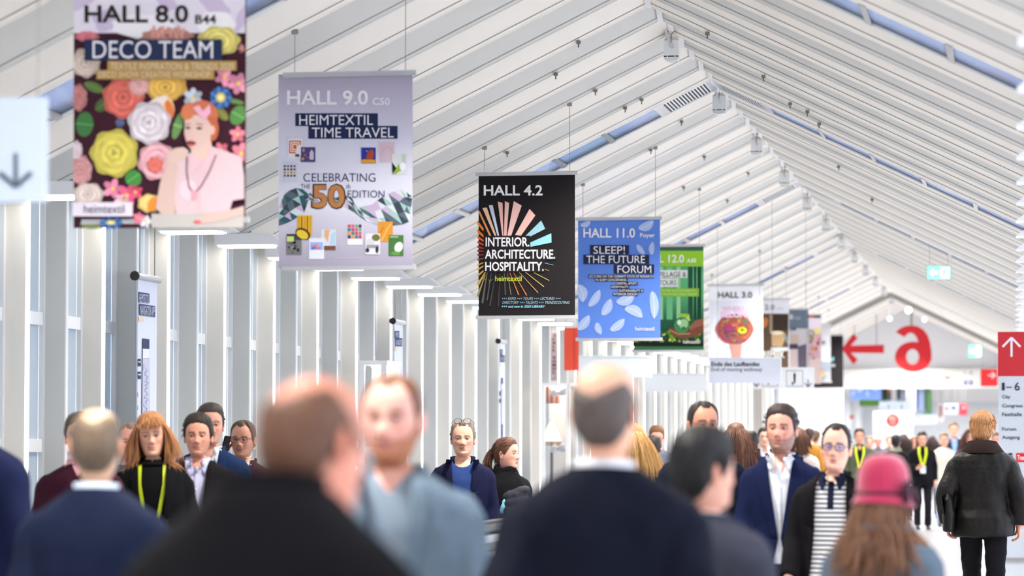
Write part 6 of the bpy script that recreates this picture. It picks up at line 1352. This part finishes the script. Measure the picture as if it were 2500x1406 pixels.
# quilted jacket carried on her arm
pc = PX(1258, 1226, 21.25); pj = empty('quilted_jacket', pc, 'dark grey quilted jacket bundled over the arm of the ponytail woman', 'jacket', None, 0, .8)
parts = []
for i, (x, z, L_, r_) in enumerate(((0, .06, .20, .05), (.01, .0, .21, .056), (-.01, -.06, .20, .05), (.05, .095, .14, .04), (.06, -.10, .13, .04))):
    parts.append(tubeVF(smooth_path([(x - L_ / 2 , .0, z - .03), (x - L_ * .2, -.035, z), (x + L_ * .2, -.03, z + .015), (x + L_ / 2, .02, z + .02)], 3), [r_ * q for q in (.5, .85, 1, 1, .92, 1, 1, 1, .85, .5)]))
me = remesh(parts, .009, 2); wrinkle(me, .006, 16, 3); me.materials.append(cloth('quilted_grey', (56, 57, 64), .6)); me.polygons.foreach_set('use_smooth', [True] * len(me.polygons)); newobj('shell', me, pj)
b = MB(); b.tube(smooth_path([(-.12, -.05, -.10), (-.10, -.06, -.04), (-.09, -.055, .0), (-.075, -.05, .03)], 3), [.02, .024, .02, .024, .02, .018, .022, .02, .016, .01], M('light_blue_lining', (130, 196, 226), .7), 8); b.build('lining', pj, True)
# facing walkers at the right
person('dark haired man with a raised face behind the black haired head', 1714, 984, 17, 10, dict(skin=(196, 136, 110), hair=dict(c=(38, 32, 30), t=.008, top=.006, line='recede', mess=.3), stub=(60, 48, 44), stub_a=.25, beard=(90, 66, 58), beard_a=.3, brow=(44, 34, 30), brow_w=.0042, turn=14, top=suit(('black_blue_jacket', (22, 26, 40)), open=OPEN1, lapel=.065), shirt=dict(mat=WSH, neck=(.05, 1.41), collar=True), neck=1.08), 'hi')
person('bearded man in a navy suit and open white shirt walking towards the camera', 1908, 996, 16.8, -2, dict(skin=(208, 152, 132), hair=dict(c=(50, 40, 37), t=.010, top=.014, line='full', mess=.5, tufts=320, len=.028, lift=.45, sweep=(0, .5, .3)), beard=(78, 66, 62), beard_a=.62, brow=(56, 44, 38), brow_w=.0038, turn=-6, nod=-3, jaw=1.08, hs=(1.03, 1.02, 1.03), top=suit(('navy_suit_bright', (20, 27, 58)), open=[(1.51, .078, 1.04, .012), (1.04, .012, .78, .06)], lapel=.08, amp=.007), shirt=dict(mat=WSH, neck=(.058, 1.36), collar=True, buttons=True, gap=.6), sh=.94, build=.98, legs=('dark_blue_denim', (28, 34, 58)), arms=('swing', 'fore'), step=.5, neck=1.12), 'hi')
mPolo = M('striped_polo', (232, 230, 228), .8); n_ = mPolo.node_tree; tcn = n_.nodes.new('ShaderNodeTexCoord'); wv = n_.nodes.new('ShaderNodeTexWave'); wv.bands_direction = 'Z'; wv.inputs['Scale'].default_value = 12.5; wv.inputs['Distortion'].default_value = .25; wv.inputs['Detail'].default_value = 1
cr = n_.nodes.new('ShaderNodeValToRGB'); cr.color_ramp.interpolation = 'CONSTANT'; cr.color_ramp.elements[0].color = L3((30, 34, 58)) + (1,); cr.color_ramp.elements[1].position = .36; cr.color_ramp.elements[1].color = L3((228, 226, 224)) + (1,)
n_.links.new(tcn.outputs['Object'], wv.inputs['Vector']); n_.links.new(wv.outputs['Color'], cr.inputs['Fac']); n_.links.new(cr.outputs['Color'], n_.nodes['Principled BSDF'].inputs['Base Color'])
mPoloN = cloth('polo_navy', (26, 30, 52))
person('man in dark rimmed glasses, striped polo and black jacket walking towards the camera', 2037, 1042, 15.8, -8, dict(skin=(228, 178, 156), hair=dict(c=(40, 33, 32), t=.008, top=.008, line='recede', mess=.4, tufts=200, len=.022, lift=.25, sweep=(0, .7, .1)), brow=(56, 42, 38), brow_w=.0036, iris=(70, 60, 60), turn=4, lean=3, nod=-3, hs=(.97, 1, 1.06), glasses=dict(n='navy', c=(24, 24, 44), lens=(.62, .58, .9)), top=suit(('black_jacket_cord', (18, 16, 19)), open=[(1.51, .085, 1.20, .095), (1.20, .095, .78, .14)], lapel=.05, amp=.008), shirt=dict(m=mPolo, neck=(.05, 1.425), collar=True, cm=mPoloN, gap=.55, placket=mPoloN), legs=('black_jeans', (24, 24, 32)), arms=('swing', 'fore'), sh=.98, step=.5), 'hi')
root, place, _, _ = person('man in a black leather coat seen from behind at the right, blond hair', 2398, 1013, 24.4, 177, dict(skin=(222, 158, 132), hair=dict(c=(190, 138, 92), t=.016, top=.010, mess=.7, tufts=900, len=.034, lift=.12, sr=.0018, sweep=(.15, .35, -.5)), top=dict(mat=('black_leather', (17, 13, 12), 0, 0, True), kind='coat', ease=.042, bottom=.80, name='leather_coat', amp=.012, stand=dict(a=.098, b=.118, dz=.012, m=cloth('brown_fur_collar', (46, 36, 32)))), turn=-6, sh=1.08, build=1.06, arms=(((.166, .01, 1.385), (.262, .06, 1.13), (.27, -.02, .90), (0, -.2, -1), (-1, 0, 0), .8), ((.166, .01, 1.385), (.255, .05, 1.13), (.275, .0, .89), (0, -.2, -1), (-1, 0, 0), .7)), legs=('black_denim', (22, 21, 25)), leg_amp=.007, step=.55, topadd=-.01), 'hi')
b = MB(); V = []
for i in range(11):
    for j in range(2): pass
lb = PX(2316, 1250, 24.3); bag = empty('leather_pouch', lb, 'black leather pouch under the left arm of the man in the leather coat', 'bag')
parts = [loftVF([(-.16, .025, .10, .10), (-.15, .045, .13, .13), (-.02, .05, .135, .135), (.10, .04, .125, .125), (.15, .02, .10, .10)], 24, 3.)]; me = remesh(parts, .010, 2); wrinkle(me, .008, 9, 2); me.materials.append(cloth('black_leather', (17, 13, 12), 0, 0, True)); me.polygons.foreach_set('use_smooth', [True] * len(me.polygons)); newobj('pouch_body', me, bag)
b = MB(); b.obox(Matrix.Translation((-.048, -.02, .06)) @ Matrix.Rotation(radians(-8), 4, 'Y'), (.012, .24, .15), cloth('black_leather', (17, 13, 12), 0, 0, True)); b.build('flap', bag)
# farther walkers and the crowd
LG = ('long_hair',)
def far(label, x, y, Y, yaw, skin, hair, topc, res='lo', **k):
    longh = k.pop('long', 0); fem = 1. if longh else k.pop('fem', 0.); h = dict(c=hair, t=.014, top=.010, mess=.4, line='fem' if longh else 'full')
    if longh: h.update(long=longh, n=k.pop('hn', 420), sr=k.pop('hsr', .0036), curl=.35, part=.5, spread=.7)
    if k.get('bald'): h = dict(c=hair, t=.006, bald=k.pop('bald'))
    tp = dict(mat=('far_cloth_%d_%d_%d' % topc, topc), kind='suit' if k.get('suit') else 'knit', name='jacket')
    if k.get('shirt'):
        tp.update(open=OPEN1, lapel=.06); k['shirt'] = dict(mat=('far_shirt_%d_%d_%d' % k['shirt'], k['shirt']), neck=(.05, 1.41), collar=True)
    k.pop('suit', 0)
    return person(label, x, y, Y, yaw, dict(skin=skin, hair=h, top=tp, fem=fem, no_ears=bool(longh), **k), res)
S1, S2_, S3_ = (220, 166, 142), (206, 148, 124), (226, 178, 156)
far('woman with long straight blond hair behind the bald man in navy', 1541, 1040, 19, 178, S1, (190, 148, 92), (60, 54, 60), 'mid', long=.4, hn=1100, hsr=.0019)
far('young man with brown hair looking down, beyond the long blond hair', 1604, 1040, 34, 4, S1, (124, 84, 58), (110, 116, 130), 'mid', nod=14, glasses=dict(n='fine', c=(60, 44, 40)))
far('man with a dark round head and navy jacket seen from behind beside the blond hair', 1594, 1067, 29, 178, S2_, (44, 36, 32), (30, 44, 92))
far('woman with very long brown hair seen from behind, right of the raised face', 1797, 1037, 28, 182, S1, (92, 60, 46), (70, 52, 56), 'mid', long=.46, hn=900, hsr=.002)
far('man with short black hair and a black suit seen from behind beside the brown hair', 1832, 1056, 30, 178, S1, (26, 24, 26), (22, 22, 28), 'mid', suit=1)
far('pale faced man in a white shirt and dark jacket left of the bearded man', 1866, 1046, 40, 8, S3_, (44, 38, 36), (36, 34, 40), shirt=(230, 230, 234))
far('small dark haired figure in mauve far behind the raised face', 1769, 1062, 52, 170, S1, (66, 48, 48), (120, 100, 116))
far('woman with a brown ponytail and pale patterned top between the two facing men', 1951, 1049, 36, 176, S1, (92, 62, 46), (196, 182, 176), long=.2)
far('person in a mustard jacket seen from behind, left of the glasses wearer', 1976, 1047, 54, 172, S1, (60, 46, 38), (176, 120, 52))
far('brown haired person in a rust jacket beside the mustard jacket', 1992, 1052, 58, 160, S1, (84, 62, 48), (140, 92, 52))
far('man in an olive jacket with a lime lanyard right of the glasses wearer', 2098, 1048, 50, 6, S2_, (60, 46, 40), (78, 84, 66), shirt=(24, 24, 26), lanyard=dict(badge=False, w=.016))
far('brown haired person in dark grey in front of the white stand wall', 2123, 1067, 60, 6, S1, (110, 78, 58), (64, 64, 72))
far('bald man in a grey sweater under the round red sign', 2144, 1064, 64, 6, (208, 148, 126), (90, 76, 70), (84, 86, 96), bald=.05)
far('woman with light brown hair tied back under the round red sign', 2171, 1066, 70, 20, S1, (120, 80, 60), (90, 80, 84))
far('man in a black jacket with a pale scarf seen from behind above the pink hat', 2187, 1063, 52, 178, S1, (30, 28, 30), (26, 26, 30), scarf=('pale_scarf', (150, 150, 130)))
far('woman with long black hair right of the pale scarf', 2206, 1061, 60, 176, S1, (52, 38, 38), (40, 38, 44), long=.3)
far('brown haired woman facing the camera left of the badge wearer', 2231, 1067, 64, 8, S1, (110, 72, 58), (44, 42, 48), long=.26)
far('man in black with a lime lanyard and white badge looking down', 2251, 1054, 54, 6, S1, (38, 32, 32), (22, 22, 26), 'mid', lanyard=dict(z=1.14, w=.02), nod=12, arms=('down', 'hold'))
far('woman with long dark hair right of the badge wearer', 2275, 1066, 62, 172, S1, (58, 42, 42), (44, 40, 48), long=.34)
far('woman in a cream sweater and light jeans near the right aisle', 2305, 1059, 56, 8, S1, (120, 92, 74), (216, 206, 192), fem=1., legs=('light_jeans', (150, 166, 190)))
far('tall man in a blue shirt and dark jacket above the cream sweater', 2328, 1033, 58, 8, S1, (120, 96, 80), (46, 48, 58), shirt=(130, 166, 216))
far('small figure with white hair just left of the leather coat', 2345, 1072, 60, 172, S1, (214, 206, 198), (196, 190, 186))
far('woman with brown hair half hidden by the leather coat', 2367, 1050, 50, 6, S1, (92, 62, 54), (84, 66, 62), long=.3)
far('person with a pink face right of the leather coat collar', 2433, 1058, 52, 0, (224, 160, 142), (120, 90, 76), (150, 120, 116))
